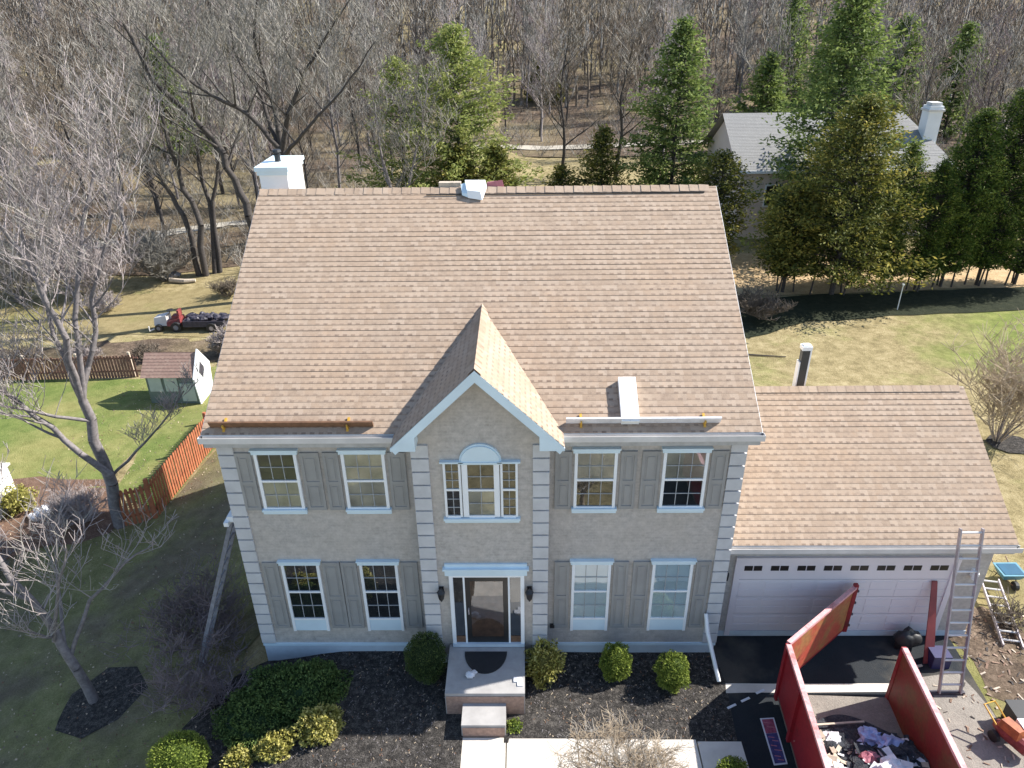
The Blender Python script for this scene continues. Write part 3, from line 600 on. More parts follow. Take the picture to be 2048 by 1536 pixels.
# garage door: frame, four panel rows, row of windows
b = MB(); b.box(5.58, 5.70, .44, .5, -.25, 1.98); b.box(10.45, 10.57, .44, .5, -.25, 1.98); b.box(5.58, 10.57, .43, .5, 1.98, 2.12); b.build('garage_door_frame', M['garage_door'], H)
b = MB(); W0, W1 = 5.70, 10.45; rows = 4; hz = (1.98+.14)/rows
b.box(W0, W1, .475, .50, -.25, -.14)
for r in range(rows):
    z0 = -.14+r*hz; b.box(W0, W1, .475, .49, z0+.012, z0+hz)
    for k in range(8 if r < 3 else 0):
        a = W0+(W1-W0)*k/8+.05; c = W0+(W1-W0)*(k+1)/8-.05
        for e in range(2):
            zz = z0+.06+e*(hz-.08)/2
            b.box(a, c, .466, .475, zz, zz+(hz-.18)/2)
gd = b.build('garage_door', M['garage_door'], H)
b = MB(); b.box(W0, W1, .46, .475, -.25, -.14); b.build('bottom_seal', M['foundation'], gd)
for k in range(8):
    a = W0+(W1-W0)*k/8+.10; c = W0+(W1-W0)*(k+1)/8-.10; z0 = 1.72; z1 = 1.86; mid = (a+c)/2
    b = MB(); b.box(a, mid-.012, .468, .4745, z0, z1); b.box(mid+.012, c, .468, .4745, z0, z1); b.build('window_pane', M['door'], gd)
for x, mt in ((5.38, 'black'), (10.95, 'white')):
    b = MB(); b.box(x-.05, x+.05, .44, .5, 1.55, 1.75); b.lathe((x, .40, 1.50), [(.03, 0), (.065, .03), (.075, .2), (.02, .25)], 8); b.build('garage_lamp', M[mt], H)
# flue on the rear slope of the garage
b = MB(); b.box(7.58, 7.76, 3.80, 3.96, 4.0, 5.62); fl = b.build('garage_flue', M['flue'], H)
b = MB(); b.box(7.765, 7.80, 3.80, 3.98, 4.0, 5.62); b.box(7.545, 7.575, 3.80, 3.98, 4.0, 5.3); b.build('flue_flashing', M['white'], fl)
b = MB(); b.box(7.56, 7.795, 3.78, 3.985, 5.62, 5.72); b.box(7.60, 7.755, 3.81, 3.955, 5.72, 5.75); b.build('flue_cap', M['white'], fl)
# downspouts: loose white one at the right corner, grey one at the rear left
b = MB(); b.tube([(4.90, -.09, .98), (4.93, -.30, .62), (5.12, -.95, -.18)], .045, 6); b.build('downspout', M['white'], H)
# ---------------------------------------------------------------- plant generators
def tubes_np(segs, n=3):
    """segs: array (k,8) p0 r0 p1 r1 -> prism mesh"""
    S = np.asarray(segs); p0, r0, p1, r1 = S[:, 0:3], S[:, 3], S[:, 4:7], S[:, 7]
    d = p1-p0; L = np.linalg.norm(d, axis=1, keepdims=True)+1e-9; d = d/L
    ref = np.where(np.abs(d[:, 2:3]) > 0.9, np.array([[1, 0, 0]]), np.array([[0, 0, 1]])); a = np.cross(d, ref); a /= np.linalg.norm(a, axis=1, keepdims=True)+1e-9; c = np.cross(d, a)
    V = []
    for p, r in ((p0, r0), (p1, r1)):
        for k in range(n):
            t = 2*math.pi*k/n; V.append(p+(a*math.cos(t)+c*math.sin(t))*r[:, None])
    V = np.stack(V, 1).reshape(-1, 3); B = np.arange(len(S))[:, None]*2*n; F = []
    for k in range(n): F.append(np.concatenate([B+k, B+(k+1) % n, B+n+(k+1) % n, B+n+k], 1))
    return V, np.concatenate(F, 0)
class Tree:
    def __init__(s, seed): s.R = random.Random(seed); s.big = []; s.twig = []
    def path(s, pts, r0, r1, store=None):
        n = len(pts)-1; st = s.big if store is None else store
        for i in range(n):
            a = r0+(r1-r0)*i/n; b = r0+(r1-r0)*(i+1)/n; p, q = pts[i], pts[i+1]
            st.append((p[0], p[1], p[2], a, q[0], q[1], q[2], b))
    def grow(s, p, d, r, L, depth, up=0.25, spread=0.7, kids=4, twigr=0.012, seglen=None):
        R = s.R; n = 4 if depth > 0 else 2; pts = [Vector(p)]; d = Vector(d).normalized(); dirs = []
        for i in range(n):
            d = (d+Vector((R.uniform(-1, 1), R.uniform(-1, 1), R.uniform(-.6, .9)+up))*0.16).normalized(); dirs.append(d.copy()); pts.append(pts[-1]+d*L/n)
        s.path(pts, r, max(twigr*0.8, r*0.35), s.big if r > 0.03 else s.twig)
        if depth <= 0: return
        for k in range(kids+(1 if depth > 1 else 0)):
            t = R.uniform(0.25, 1.0) if k else 1.0; i = min(n-1, int(t*n)); f = t*n-i; q = pts[i].lerp(pts[i+1], f)
            a = R.uniform(0, 2*math.pi); o = Vector((math.cos(a), math.sin(a), R.uniform(-.2, .6)+up)); nd = (dirs[i]*(1-spread*.55)+o*spread).normalized()
            s.grow(q, nd, max(twigr, r*(1-t*.55)*R.uniform(.42, .6)), L*R.uniform(.5, .78), depth-1, up, spread, kids, twigr)
    def along(s, pts, r0, r1, nb, L, depth, up=0.3, spread=0.8, kids=4, twigr=0.012, t0=0.25):
        """a limb given by points, with side branches"""
        pts = [Vector(p) for p in pts]; fine = []
        for i in range(len(pts)-1):
            for j in range(3):
                q = pts[i].lerp(pts[i+1], j/3); w = r0*0.6; fine.append(q+Vector((s.R.uniform(-w, w), s.R.uniform(-w, w), 0)) if (i or j) else q)
        fine.append(pts[-1]); s.path(fine, r0, r1); n = len(fine)-1
        for k in range(nb):
            t = t0+(1-t0)*(k+s.R.random())/nb; i = min(n-1, int(t*n)); q = fine[i].lerp(fine[i+1], t*n-i); d = (fine[i+1]-fine[i]).normalized()
            a = s.R.uniform(0, 6.283); o = Vector((math.cos(a), math.sin(a), s.R.uniform(-.1, .6)))
            s.grow(q, d*0.5+o*spread, (r0+(r1-r0)*t)*s.R.uniform(.35, .55), L*s.R.uniform(.6, 1.1)*(1.15-t*.5), depth, up, spread, kids, twigr)
    def make(s, name, loc, label, bark, twig, group=None, parts=True):
        root = thing(name, loc, label, 'tree', group)
        V, F = tubes_np(s.big, 6); npmesh('trunk', V, F, bark, root)
        if s.twig:
            V, F = tubes_np(s.twig, 3); k_ = len(s.twig)//12+1; mi_ = (np.random.default_rng(len(s.twig)).random(k_) < .25).astype(int).repeat(12)[:len(s.twig)]
            npmesh('crown', V, F, [twig, M['twig_light']], root, mi=np.tile(mi_, 3))
        return root
def leaves(C, D, size, aspect, rng, tone, droop=0.0):
    """C centres (n,3), D outward directions -> quads"""
    n = len(C); A = D+rng.normal(0, .55, (n, 3)); A[:, 2] -= droop; A /= np.linalg.norm(A, axis=1, keepdims=True)+1e-9
    B = np.cross(A, rng.normal(0, 1, (n, 3))); B /= np.linalg.norm(B, axis=1, keepdims=True)+1e-9
    s = size*rng.uniform(.6, 1.3, (n, 1)); a = A*s; b = B*s*aspect
    V = np.stack([C-a*.5, C+b*.5, C+a*.5, C-b*.5], 1).reshape(-1, 3); F = np.arange(n*4).reshape(n, 4)
    return V, F, np.repeat(tone, 4)
def conifer(name, base, h, R, label, mat, seed, clear=0.06, nb=150, per=90, leaf=.2, profile='cone', lump=0.32, droop=.1, aspect=.4, group=None, cat='tree', power=0.85, dense=1.0, trunk=True, wid=.9):
    rng = np.random.default_rng(seed); base = Vector(base)
    root = thing(name, base, label, cat, group)
    def rad_at(t):
        if profile == 'cone': return R*(1-t)**power+0.05
        if profile == 'column': return R*min(1, (1-t)*3.2)**.55*(0.82+.18*math.sin(t*9+seed))
        if profile == 'oval': return R*math.sqrt(max(0, 1-(2*t-.85)**2/1.35))
        return R
    Cs, Ds, Ts = [], [], []; segs = []
    for k in range(nb):
        t = (k+rng.random())/nb; t = t**(1.15); ang = k*2.39996+rng.normal(0, .25); rr = rad_at(t)*(1+rng.normal(0, lump*.5)); z = h*(clear+(1-clear)*t)
        out = np.array([math.cos(ang), math.sin(ang), 0]); lift = (0.35 if profile != 'cone' else 0.12)-droop
        tip = np.array([base.x, base.y, base.z+z])+out*rr+np.array([0, 0, lift*rr])
        st = np.array([base.x, base.y, base.z+max(0.2, z-rr*.15)])
        segs.append((*st, .035, *(st+(tip-st)*.8), .008))
        m = int(per*(0.35+0.65*rr/R)*dense); u = rng.random(m)**.5; sp = (0.10+0.22*wid*(R**.5)*.6)
        P = st+(tip-st)*u[:, None]+rng.normal(0, 1, (m, 3))*np.array([sp, sp, sp*.55])*(0.35+.65*u[:, None])
        Cs.append(P); Ds.append(np.repeat(out[None]+np.array([[0, 0, .15]]), m, 0)); br = rng.random()
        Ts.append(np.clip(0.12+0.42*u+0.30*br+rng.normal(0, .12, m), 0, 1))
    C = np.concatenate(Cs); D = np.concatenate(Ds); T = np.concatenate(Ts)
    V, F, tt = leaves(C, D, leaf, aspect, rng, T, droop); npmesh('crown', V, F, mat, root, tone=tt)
    if trunk:
        tk = .5 if profile == 'column' else .8; segs.append((base.x, base.y, base.z-.2, (.05+.014*h)*tk, base.x, base.y, base.z+h*.5, .03+.007*h))
        for ti in range(3 if profile != 'cone' or power < .55 else 0): aa = ti*2.1+seed; segs.append((base.x+.5*R*math.cos(aa)*.7, base.y+.2*math.sin(aa), base.z-.2, .05, base.x+.3*R*math.cos(aa+.5), base.y+.2*math.sin(aa), base.z+h*.35, .03)); segs.append((base.x, base.y, base.z+h*.5, .03+.009*h, base.x, base.y, base.z+h*.97, .01))
        V, F = tubes_np(segs, 5); npmesh('trunk', V, F, M['bark_dark'], root)
    return root
def shrub(name, base, rx, ry, h, label, mat, seed, n=4500, leaf=.05, lump=.12, group=None, flat=False, fr=2.2, cat='shrub', zc=.5):
    rng = np.random.default_rng(seed); base = Vector(base); root = thing(name, base, label, cat, group)
    d = rng.normal(0, 1, (n, 3)); d /= np.linalg.norm(d, axis=1, keepdims=True)
    if flat: d[:, 2] = np.abs(d[:, 2])
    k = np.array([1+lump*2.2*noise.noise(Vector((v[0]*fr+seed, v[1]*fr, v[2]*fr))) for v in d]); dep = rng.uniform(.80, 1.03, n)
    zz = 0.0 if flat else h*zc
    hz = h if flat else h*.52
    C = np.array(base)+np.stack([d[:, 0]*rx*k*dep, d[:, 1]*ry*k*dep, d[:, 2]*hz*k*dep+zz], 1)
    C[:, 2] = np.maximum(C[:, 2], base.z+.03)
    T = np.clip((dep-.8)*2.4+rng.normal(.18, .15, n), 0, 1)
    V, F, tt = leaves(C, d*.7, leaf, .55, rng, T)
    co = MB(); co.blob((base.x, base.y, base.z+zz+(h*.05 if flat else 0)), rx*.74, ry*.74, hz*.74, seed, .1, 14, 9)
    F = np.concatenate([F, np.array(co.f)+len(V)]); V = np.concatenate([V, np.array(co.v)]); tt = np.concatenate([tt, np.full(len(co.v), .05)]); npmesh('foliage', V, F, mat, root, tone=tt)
    b = MB(); R = random.Random(seed)
    for i in range(7):
        a = i*.9; b.tube([(base.x, base.y, base.z-.05), (base.x+.25*rx*math.cos(a), base.y+.25*ry*math.sin(a), base.z+h*.35), (base.x+.7*rx*math.cos(a), base.y+.7*ry*math.sin(a), base.z+h*.6)], [.018, .013, .006], 5)
    b.build('stem', M['bark_dark'], root)
    return root
def twig_bush(name, base, R, h, label, bark, twig, seed, nst=14, depth=3, kids=4, twigr=.006, cat='shrub', spread=.75, lean=.5, r0=.02):
    t = Tree(seed); base = Vector(base)
    for i in range(nst):
        a = i*2.4+t.R.uniform(-.3, .3); rr = t.R.uniform(.1, 1); d = Vector((math.cos(a)*rr*R/h*1.3*lean*2, math.sin(a)*rr*R/h*1.3*lean*2, 1)).normalized()
        t.grow(base+Vector((math.cos(a), math.sin(a), 0))*.06, d, r0*t.R.uniform(.6, 1.1), h*.62*t.R.uniform(.7, 1.1), depth, .12, spread, kids, twigr)
    root = thing(name, base, label, cat)
    if t.big: V, F = tubes_np(t.big, 5); npmesh('stem', V, F, bark, root)
    V, F = tubes_np(t.twig, 3); npmesh('twigs' if t.big else 'branches', V, F, twig, root); return root

# ---------------------------------------------------------------- bare trees near the house
t = Tree(11)
t.along([(-12.44, 6.8, -2.1), (-12.32, 6.8, 0.57), (-12.33, 6.8, 2.72)], .20, .13, 0, 0, 0)
for pts, r, nb, L in (([(-12.33, 6.8, 2.72), (-11.89, 7.3, 4.13), (-11.52, 7.5, 5.71), (-10.42, 7.6, 7.88), (-9.9, 7.6, 9.0)], .10, 13, 2.0),
        ([(-12.33, 6.8, 2.7), (-12.0, 6.4, 4.91), (-12.1, 6.2, 6.68), (-12.4, 6.0, 8.43), (-12.6, 5.9, 9.6)], .11, 14, 2.1),
        ([(-12.33, 6.8, 2.6), (-11.93, 7.0, 5.22), (-11.5, 7.6, 7.28), (-11.1, 8.4, 9.0), (-11.1, 8.8, 10.2)], .09, 13, 2.0),
        ([(-12.0, 6.5, .2), (-12.83, 6.2, 1.69), (-13.6, 6.0, 3.06), (-14.6, 5.8, 4.3), (-15.2, 5.8, 5.6)], .11, 12, 2.0),
        ([(-12.35, 6.9, -0.2), (-11.3, 7.0, .75), (-10.3, 7.1, 1.72), (-9.32, 7.0, 2.9)], .055, 7, 1.0),
        ([(-12.3, 6.8, 2.0), (-12.9, 6.2, 2.5), (-13.9, 5.8, 3.1), (-14.6, 5.6, 4.1)], .06, 8, 1.6),
        ([(-12.33, 6.8, 2.5), (-12.9, 7.4, 4.6), (-13.3, 8.0, 6.6), (-13.6, 8.4, 8.4)], .085, 12, 2.0)):
    t.along(pts, r, .02, nb, L, 3, up=.35, spread=.75, kids=3, twigr=.0085)
t.make('bare_tree', (-12.44, 6.8, -2.0), 'tall leafless tree with forked dark trunk beside the orange fence corner', M['bark_grey'], M['twig_pink'])
t = Tree(12)
t.along([(-9.43, -0.4, -1.7), (-9.58, -0.4, 0.36), (-9.94, -0.4, 1.73), (-10.5, -0.3, 3.4)], .125, .05, 5, 1.6, 3, twigr=.007, t0=.4)
for pts, r in (([(-9.6, -.4, -.08), (-8.94, 0, 1.33), (-7.9, 0.1, 2.36), (-7.1, 0.1, 2.9)], .055), ([(-9.7, -.5, .6), (-9.0, -.8, 2.2), (-8.3, -.9, 3.6)], .05), ([(-9.94, -.4, 1.73), (-10.41, -.6, 2.3), (-11.0, -.8, 3.2)], .05), ([(-9.6, -.4, .3), (-9.9, .5, 1.7), (-9.8, 1.3, 3.1)], .045)):
    t.along(pts, r, .012, 8, 1.1, 2, kids=3, twigr=.007, t0=.3)
t.make('bare_tree', (-9.43, -.4, -1.6), 'small pale-barked leafless tree in a dark mulch ring on the shaded lawn', M['bark_grey'], M['twig_pink'])
t = Tree(13)
for pts, r in (([(-19.2, 31, -2.3), (-19.26, 31, 1.92), (-20.05, 31, 3.7), (-20.94, 31.5, 5.6), (-21.6, 32, 8)], .19), ([(-18.8, 31.0, -2.3), (-18.49, 31, 1.31), (-18.94, 31, 3.4), (-19.26, 31, 7.04), (-19.75, 31, 9.66), (-19.74, 31, 12)], .21),
        ([(-18.4, 31.3, -2.3), (-17.95, 31.8, 1.33), (-18.18, 32, 4.63), (-18.16, 32, 7.43), (-17.8, 32.4, 10.5)], .18), ([(-18.1, 31.4, -2.3), (-17.8, 31.8, 2.56), (-16.82, 32, 5.47), (-15.8, 32, 8.5)], .15)):
    t.along(pts, r, .03, 9, 2.6, 3, up=.35, kids=3, twigr=.014, t0=.35)
t.make('bare_tree', (-18.6, 31, -2), 'cluster of dark leafless trunks rising from the back lawn left of the roof', M['bark_dark'], M['twig_grey'])
t = Tree(14)
t.along([(-13.5, 27, -2.0), (-13.87, 27, 2.93), (-14.33, 27, 4.81), (-14.98, 27, 6.85), (-16.61, 27, 8.81), (-17.79, 27, 10.22), (-18.32, 27, 12.3)], .24, .07, 13, 3.4, 3, up=.3, kids=3, twigr=.014, t0=.35)
t.make('bare_tree', (-13.5, 27, -1.9), 'leafless tree whose dark trunk leans left beside the white chimney', M['bark_dark'], M['twig_grey'])
t = Tree(15)
t.along([(-11.3, 25, -1.5), (-11.48, 25, 1.59), (-11.01, 25, 6.67)], .33, .22, 0, 0, 0)
for pts, r in (([(-11.01, 25, 6.67), (-12.24, 25, 8.32), (-14, 25, 9.24), (-15.61, 25, 10.58), (-17, 25, 12.5)], .13), ([(-11.01, 25.1, 6.6), (-11.25, 25.5, 9.38), (-11.59, 25.5, 11.57), (-11.06, 25.5, 14.2)], .15),
        ([(-11.01, 25, 6.5), (-10.3, 24.5, 8.4), (-9.19, 24.5, 10.11), (-8.32, 24.5, 11.37), (-6.4, 24.5, 13.6)], .15), ([(-11.01, 25, 6.3), (-9.98, 24.2, 7.2), (-8.6, 24, 8.41), (-7.01, 24, 9.92), (-5.6, 24, 11.6)], .11), ([(-11.01, 25, 6.6), (-11.9, 26, 9), (-13.2, 27, 11), (-13.4, 27.5, 14)], .12)):
    t.along(pts, r, .025, 11, 2.4, 3, up=.35, kids=3, twigr=.012, t0=.2)
t.make('bare_tree', (-11.3, 25, -1.5), 'big dark spreading leafless tree directly behind the white chimney', M['bark_dark'], M['twig_grey'])
t = Tree(16)
for pts, r in (([(-.5, 0, 0), (-.7, 0, 3), (-1.2, 0, 6), (-1.5, 0, 9.5)], .16), ([(0, 0, 1.5), (.6, .3, 4), (1.6, .3, 7), (2.2, 0, 10)], .12)):
    t.along([(p[0]-7.3, p[1]+38, p[2]-1.4) for p in pts], r, .03, 12, 2.6, 3, up=.35, kids=3, twigr=.015, t0=.2)
t.make('bare_tree', (-7.5, 38, -1.4), 'thin grey leafless tree left of the yellow-green pine', M['bark_grey'], M['twig_grey'])
t = Tree(17)
t.along([(4.2, 50, -.6), (4.3, 50, 3), (4.0, 50, 7), (4.6, 50, 11)], .17, .04, 16, 3.2, 3, up=.3, kids=3, twigr=.018, t0=.25)
t.make('bare_tree', (4.2, 50, -.6), 'dark leafless tree in front of the pale strip of road', M['bark_dark'], M['twig_brown'])
t = Tree(18)
t.along([(9.0, 52, -.6), (9.3, 52, 3), (9.0, 52, 6), (9.8, 52, 10)], .2, .05, 18, 3.6, 3, up=.25, kids=3, twigr=.018, t0=.25)
t.make('bare_tree', (9.0, 52, -.6), 'broad brown leafless tree left of the narrow green spruce', M['bark_dark'], M['twig_brown'])
# ornamental tree in front, its crown over the walk
t = Tree(19)
t.along([(2.55, -4.6, -.5), (2.5, -4.5, .5), (2.5, -4.4, 1.1)], .09, .07, 0, 0, 0)
for k in range(11):
    a = k*2.4; rr = .35+.65*((k*37) % 10)/10
    t.along([(2.5, -4.4, 1.0), (2.5+.5*rr*math.cos(a), -4.4+.5*rr*math.sin(a), 1.65), (2.5+1.3*rr*math.cos(a), -4.4+1.05*rr*math.sin(a), 1.95-.3*rr)], .03, .010, 12, .55, 2, up=.08, spread=.95, kids=5, twigr=.004, t0=.3)
t.make('ornamental_tree', (2.55, -4.6, -.4), 'leafless ornamental tree with fine tan twigs over the front walkway', M['twig_tan'], M['twig_tan'])
twig_bush('bare_bush', (16.95, 9.1, -.45), 1.5, 3.4, 'upright leafless bush in a dark mulch ring right of the garage', M['bark_grey'], M['twig_tan'], 21, 16, 3, 4, .010, lean=.55, r0=.035)
twig_bush('bare_bush', (-7.2, 1.0, -1.25), 1.9, 1.9, 'wide purple-brown leafless bush in the house shade by the left corner', M['twig_purple'], M['twig_purple'], 22, 20, 3, 4, .0065, lean=.9)
twig_bush('bare_bush', (-6.6, -.9, -1.0), 1.4, 1.4, 'low purple-brown leafless bush beside the dark juniper', M['twig_purple'], M['twig_purple'], 23, 14, 3, 4, .0065, lean=.9)
twig_bush('bare_bush', (-14.0, 7.0, -1.95), 1.4, 1.1, 'low reddish leafless bush in the leafy bed left of the fence', M['twig_brown'], M['twig_pink'], 24, 22, 3, 4, .007, lean=.9)
twig_bush('bare_bush', (-15.6, 4.6, -1.95), 1.5, 1.3, 'pale leafless bush at the left edge below the leafy bed', M['twig_pink'], M['twig_pink'], 25, 22, 3, 4, .007, lean=.9)
for i, (x, y, r, h, lab) in enumerate([(-21, 30.2, 2.2, 2.6, 'bare twiggy bush at the lawn edge nearest the dark tree cluster'), (-24.5, 28, 2.4, 3.0, 'bare pinkish bush at the left lawn edge behind the tall tree'), (-28, 27, 2.4, 3.2, 'bare pinkish bush at the far left lawn edge'), (-13.4, 19.8, 1.2, 1.2, 'low bare bush behind the playhouse')]):
    twig_bush('bare_bush', (x, y, G(x, y)), r, h, lab, M['twig_grey'], M['twig_pink'] if i % 2 else M['twig_grey'], 30+i, 22, 3, 4, .014, lean=.7, r0=.03)
for i, (x, y, r, h, lab) in enumerate([(-17.2, 19.4, 1.3, .8, 'low scrubby brush in the brown bed just left of the playhouse roof'), (-20.0, 18.9, 1.5, .9, 'low scrubby brush in the middle of the brown bed'), (-22.8, 18.8, 1.4, .9, 'low scrubby brush in the brown bed behind the tall forked tree'), (-25.6, 18.9, 1.4, 1.0, 'low scrubby brush in the brown bed at the far left'), (-16.2, 27.6, 1.2, 1.0, 'low dark brush on the dry lawn below the dark trunks'), (-22.5, 25.6, 1.6, 1.2, 'spreading pale brush on the dry lawn behind the tall tree')]):
    twig_bush('bare_bush', (x, y, G(x, y)), r, h, lab, M['twig_brown'], M['twig_pink'] if i % 2 else M['twig_brown'], 130+i, 20, 3, 3, .011, lean=.9, r0=.025)
twig_bush('bare_bush', (12.2, 20.3, -.55), 1.3, 1.3, 'dark tangled bush at the left end of the painted shadow band by the hedge', M['bark_dark'], M['twig_brown'], 36, 16, 3, 4, .012, lean=.9)

# ---------------------------------------------------------------- evergreens
conifer('pine_tree', (-3.7, 42.8, -1), 12.4, 4.9, 'broad yellow-green pine rising behind the left half of the roof', M['leaf_pine'], 41, nb=170, per=130, leaf=.34, lump=.6, droop=.0, aspect=.35, power=.55)
conifer('pine_tree', (-8.0, 44, -1), 10.5, 3.6, 'thin pale green pine half hidden by bare branches behind the chimney tree', M['leaf_pine'], 42, nb=100, per=80, leaf=.34, lump=.6, aspect=.3, power=.6)
conifer('spruce_tree', (12.1, 43.6, -.6), 12.3, 3.7, 'narrow green spruce above the right end of the ridge', M['leaf_spruce'], 43, nb=190, per=120, leaf=.30, lump=.55, droop=.15, power=.62)
conifer('spruce_tree', (18.8, 32.0, -.6), 14.6, 4.0, 'tallest dark green spruce reaching the top edge above the golden cedar', M['leaf_spruce'], 44, nb=230, per=130, leaf=.28, lump=.55, droop=.15, power=.62)
conifer('cedar_tree', (16.9, 23.8, -.6), 9.5, 3.2, 'wide golden-green cedar in front of the grey-roofed house', M['leaf_cedar'], 45, clear=.13, nb=230, per=150, leaf=.2, profile='cone', power=.5, lump=.55, droop=.05)
conifer('cedar_tree', (14.5, 24.2, -.6), 5.4, 1.6, 'lower dark cedar left of the wide golden cedar', M['leaf_cedar'], 46, clear=.16, nb=150, per=90, leaf=.2, profile='oval', lump=.5, droop=.05)
conifer('cedar_tree', (12.0, 29.3, -.6), 6.1, 1.5, 'bronze cedar touching the right end of the main roof', M['leaf_cedar'], 47, nb=130, per=90, leaf=.2, profile='oval', lump=.4)
conifer('cedar_tree', (6.9, 43.8, -.6), 5.3, 2.3, 'pointed bronze-green cedar behind the ridge right of centre', M['leaf_cedar'], 48, nb=110, per=80, leaf=.26, lump=.45, power=.7)
conifer('cedar_tree', (-3.6, 41.2, -1), 5.0, 2.1, 'bronze cedar behind the ridge, left of the pair under the pine', M['leaf_cedar'], 49, nb=110, per=80, leaf=.26, lump=.45, power=.6)
conifer('cedar_tree', (-0.9, 41.0, -1), 5.0, 1.8, 'bronze cedar behind the ridge, right of the pair under the pine', M['leaf_cedar'], 50, nb=100, per=80, leaf=.26, lump=.45, power=.6)
conifer('cedar_tree', (3.8, 43.0, -.6), 2.8, 1.3, 'small bronze cedar just over the ridge right of the shingle bundle', M['leaf_cedar'], 51, nb=60, per=60, leaf=.24, lump=.45, power=.6)
conifer('arborvitae', (19.7, 24.3, -.6), 7.4, 1.0, 'slim dark arborvitae standing next to the golden cedar', M['leaf_arb'], 52, clear=.10, nb=260, per=110, leaf=.11, profile='column', lump=.10, cat='tree', wid=.3, group='arborvitae row')
conifer('arborvitae', (21.4, 24.3, -.6), 6.5, 1.2, 'bright-edged arborvitae, second from the golden cedar', M['leaf_arb'], 53, clear=.10, nb=280, per=110, leaf=.11, profile='column', lump=.10, wid=.3, group='arborvitae row')
conifer('arborvitae', (23.0, 24.8, -.6), 8.8, 1.7, 'tall dense arborvitae, third from the golden cedar', M['leaf_arb'], 54, clear=.10, nb=420, per=110, leaf=.13, profile='column', lump=.12, wid=.35, group='arborvitae row')
conifer('arborvitae', (25.0, 25.0, -.6), 9.8, 1.8, 'tallest dense arborvitae, fourth from the golden cedar', M['leaf_arb'], 55, clear=.10, nb=440, per=110, leaf=.13, profile='column', lump=.12, wid=.35, group='arborvitae row')
conifer('arborvitae', (27.0, 25.0, -.6), 9.2, 1.8, 'arborvitae cut by the right edge of the picture', M['leaf_arb'], 56, clear=.08, nb=360, per=90, leaf=.14, profile='column', lump=.12, wid=.35, group='arborvitae row')
conifer('arborvitae', (18.6, 25.6, -.6), 6.4, .9, 'dark arborvitae tucked behind the right side of the golden cedar', M['leaf_arb'], 57, clear=.08, nb=130, per=80, leaf=.16, profile='column', lump=.12, wid=.35, group='arborvitae row')
FEV = [(26, 52, 12, 3.2, 'dark green conifer in the wood behind the grey roof'), (35, 60, 12, 3.6, 'dark green conifer right of the far white chimney'), (33, 84, 13, 3.6, 'distant dark conifer on the right of the wooded slope'), (46, 70, 11, 3.4, 'dark conifer at the far right of the wooded slope'), (24, 62, 9, 3.2, 'rounded green conifer beyond the tall spruce'), (-33, 62, 11, 3.0, 'distant green conifer on the far left of the wood'), (4.2, 92, 6, 3.0, 'distant yellowish conifer high on the slope above the centre')]
for i, (x, y, h, r, lab) in enumerate(FEV):
    conifer('conifer', (x, y, G(x, y)), h, r, lab, M['leaf_cedar'] if 'yellowish' in lab else M['leaf_spruce'], 60+i, nb=120, per=70, leaf=.42, lump=.45, power=.6)

# ---------------------------------------------------------------- woodland: individual bare trees (linked copies), then the far mass
protos = []
for i in range(7):
    t = Tree(100+i); h = t.R.uniform(8.5, 12); lx = t.R.uniform(-.8, .8)
    t.along([(0, 0, -.5), (lx*.3, 0, h*.33), (lx*.8, .2, h*.66), (lx, .1, h)], .14, .03, 24, 2.3, 2, up=.3, spread=.72, kids=4, twigr=.017, t0=.22)
    protos.append((t, i))
bark_c = ['bark_dark', 'bark_grey', 'bark_dark', 'bark_pale', 'bark_grey', 'bark_dark', 'bark_grey']; twig_c = ['twig_brown', 'twig_grey', 'twig_brown', 'twig_pink', 'twig_grey', 'twig_purple', 'twig_brown']
PR = []
for t, i in protos: PR.append(t.make('woodland_tree', (0, 0, 0), 'bare woodland tree on the leafy slope behind the gardens', M[bark_c[i]], M[twig_c[i]], 'bare woodland trees'))
R = random.Random(77); spots = []
tries = 0
while len(spots) < 285 and tries < 60000:
    tries += 1
    y = 36+R.random()**1.1*95; x = R.uniform(-1, 1)*(y+14)*.80
    if y < 62 and x > -9 and not (30 < x and y > 42): continue
    if 10 < x < 33 and y < 54: continue
    if y < 44 and x > -16: continue
    if -7 < x < 62 and 61+x*.16 < y < 68.5+x*.16: continue
    if any((x-a)**2+(y-b)**2 < (2.0+y*.012)**2 for a, b in spots): continue
    spots.append((x, y))
for i, (x, y) in enumerate(spots):
    o = PR[i] if i < len(PR) else copy_tree(PR[i % len(PR)])
    px_ = x/(y+14); xr = ['far left', 'left', 'left of centre', 'centre', 'right of centre', 'right', 'far right'][min(6, max(0, int((px_+.75)/1.5*7)))]
    yr = 'front edge' if y < 56 else ('nearer rows' if y < 78 else ('middle rows' if y < 100 else 'back rows'))
    lk = {'bark_dark': 'dark', 'bark_grey': 'grey', 'bark_pale': 'pale'}[bark_c[i % 7]]+'-barked '+{'twig_brown': 'brown', 'twig_grey': 'grey', 'twig_pink': 'pinkish', 'twig_purple': 'purplish'}[twig_c[i % 7]]
    o['label'] = 'bare %s woodland tree in the %s of the wood, %s' % (lk, yr, xr)
    s = R.uniform(.72, 1.15); o.location = (x, y, G(x, y)-.1); o.rotation_euler = (R.uniform(-.05, .05), R.uniform(-.05, .05), R.uniform(0, 6.28)); o.scale = (s, s, s*R.uniform(.95, 1.2))
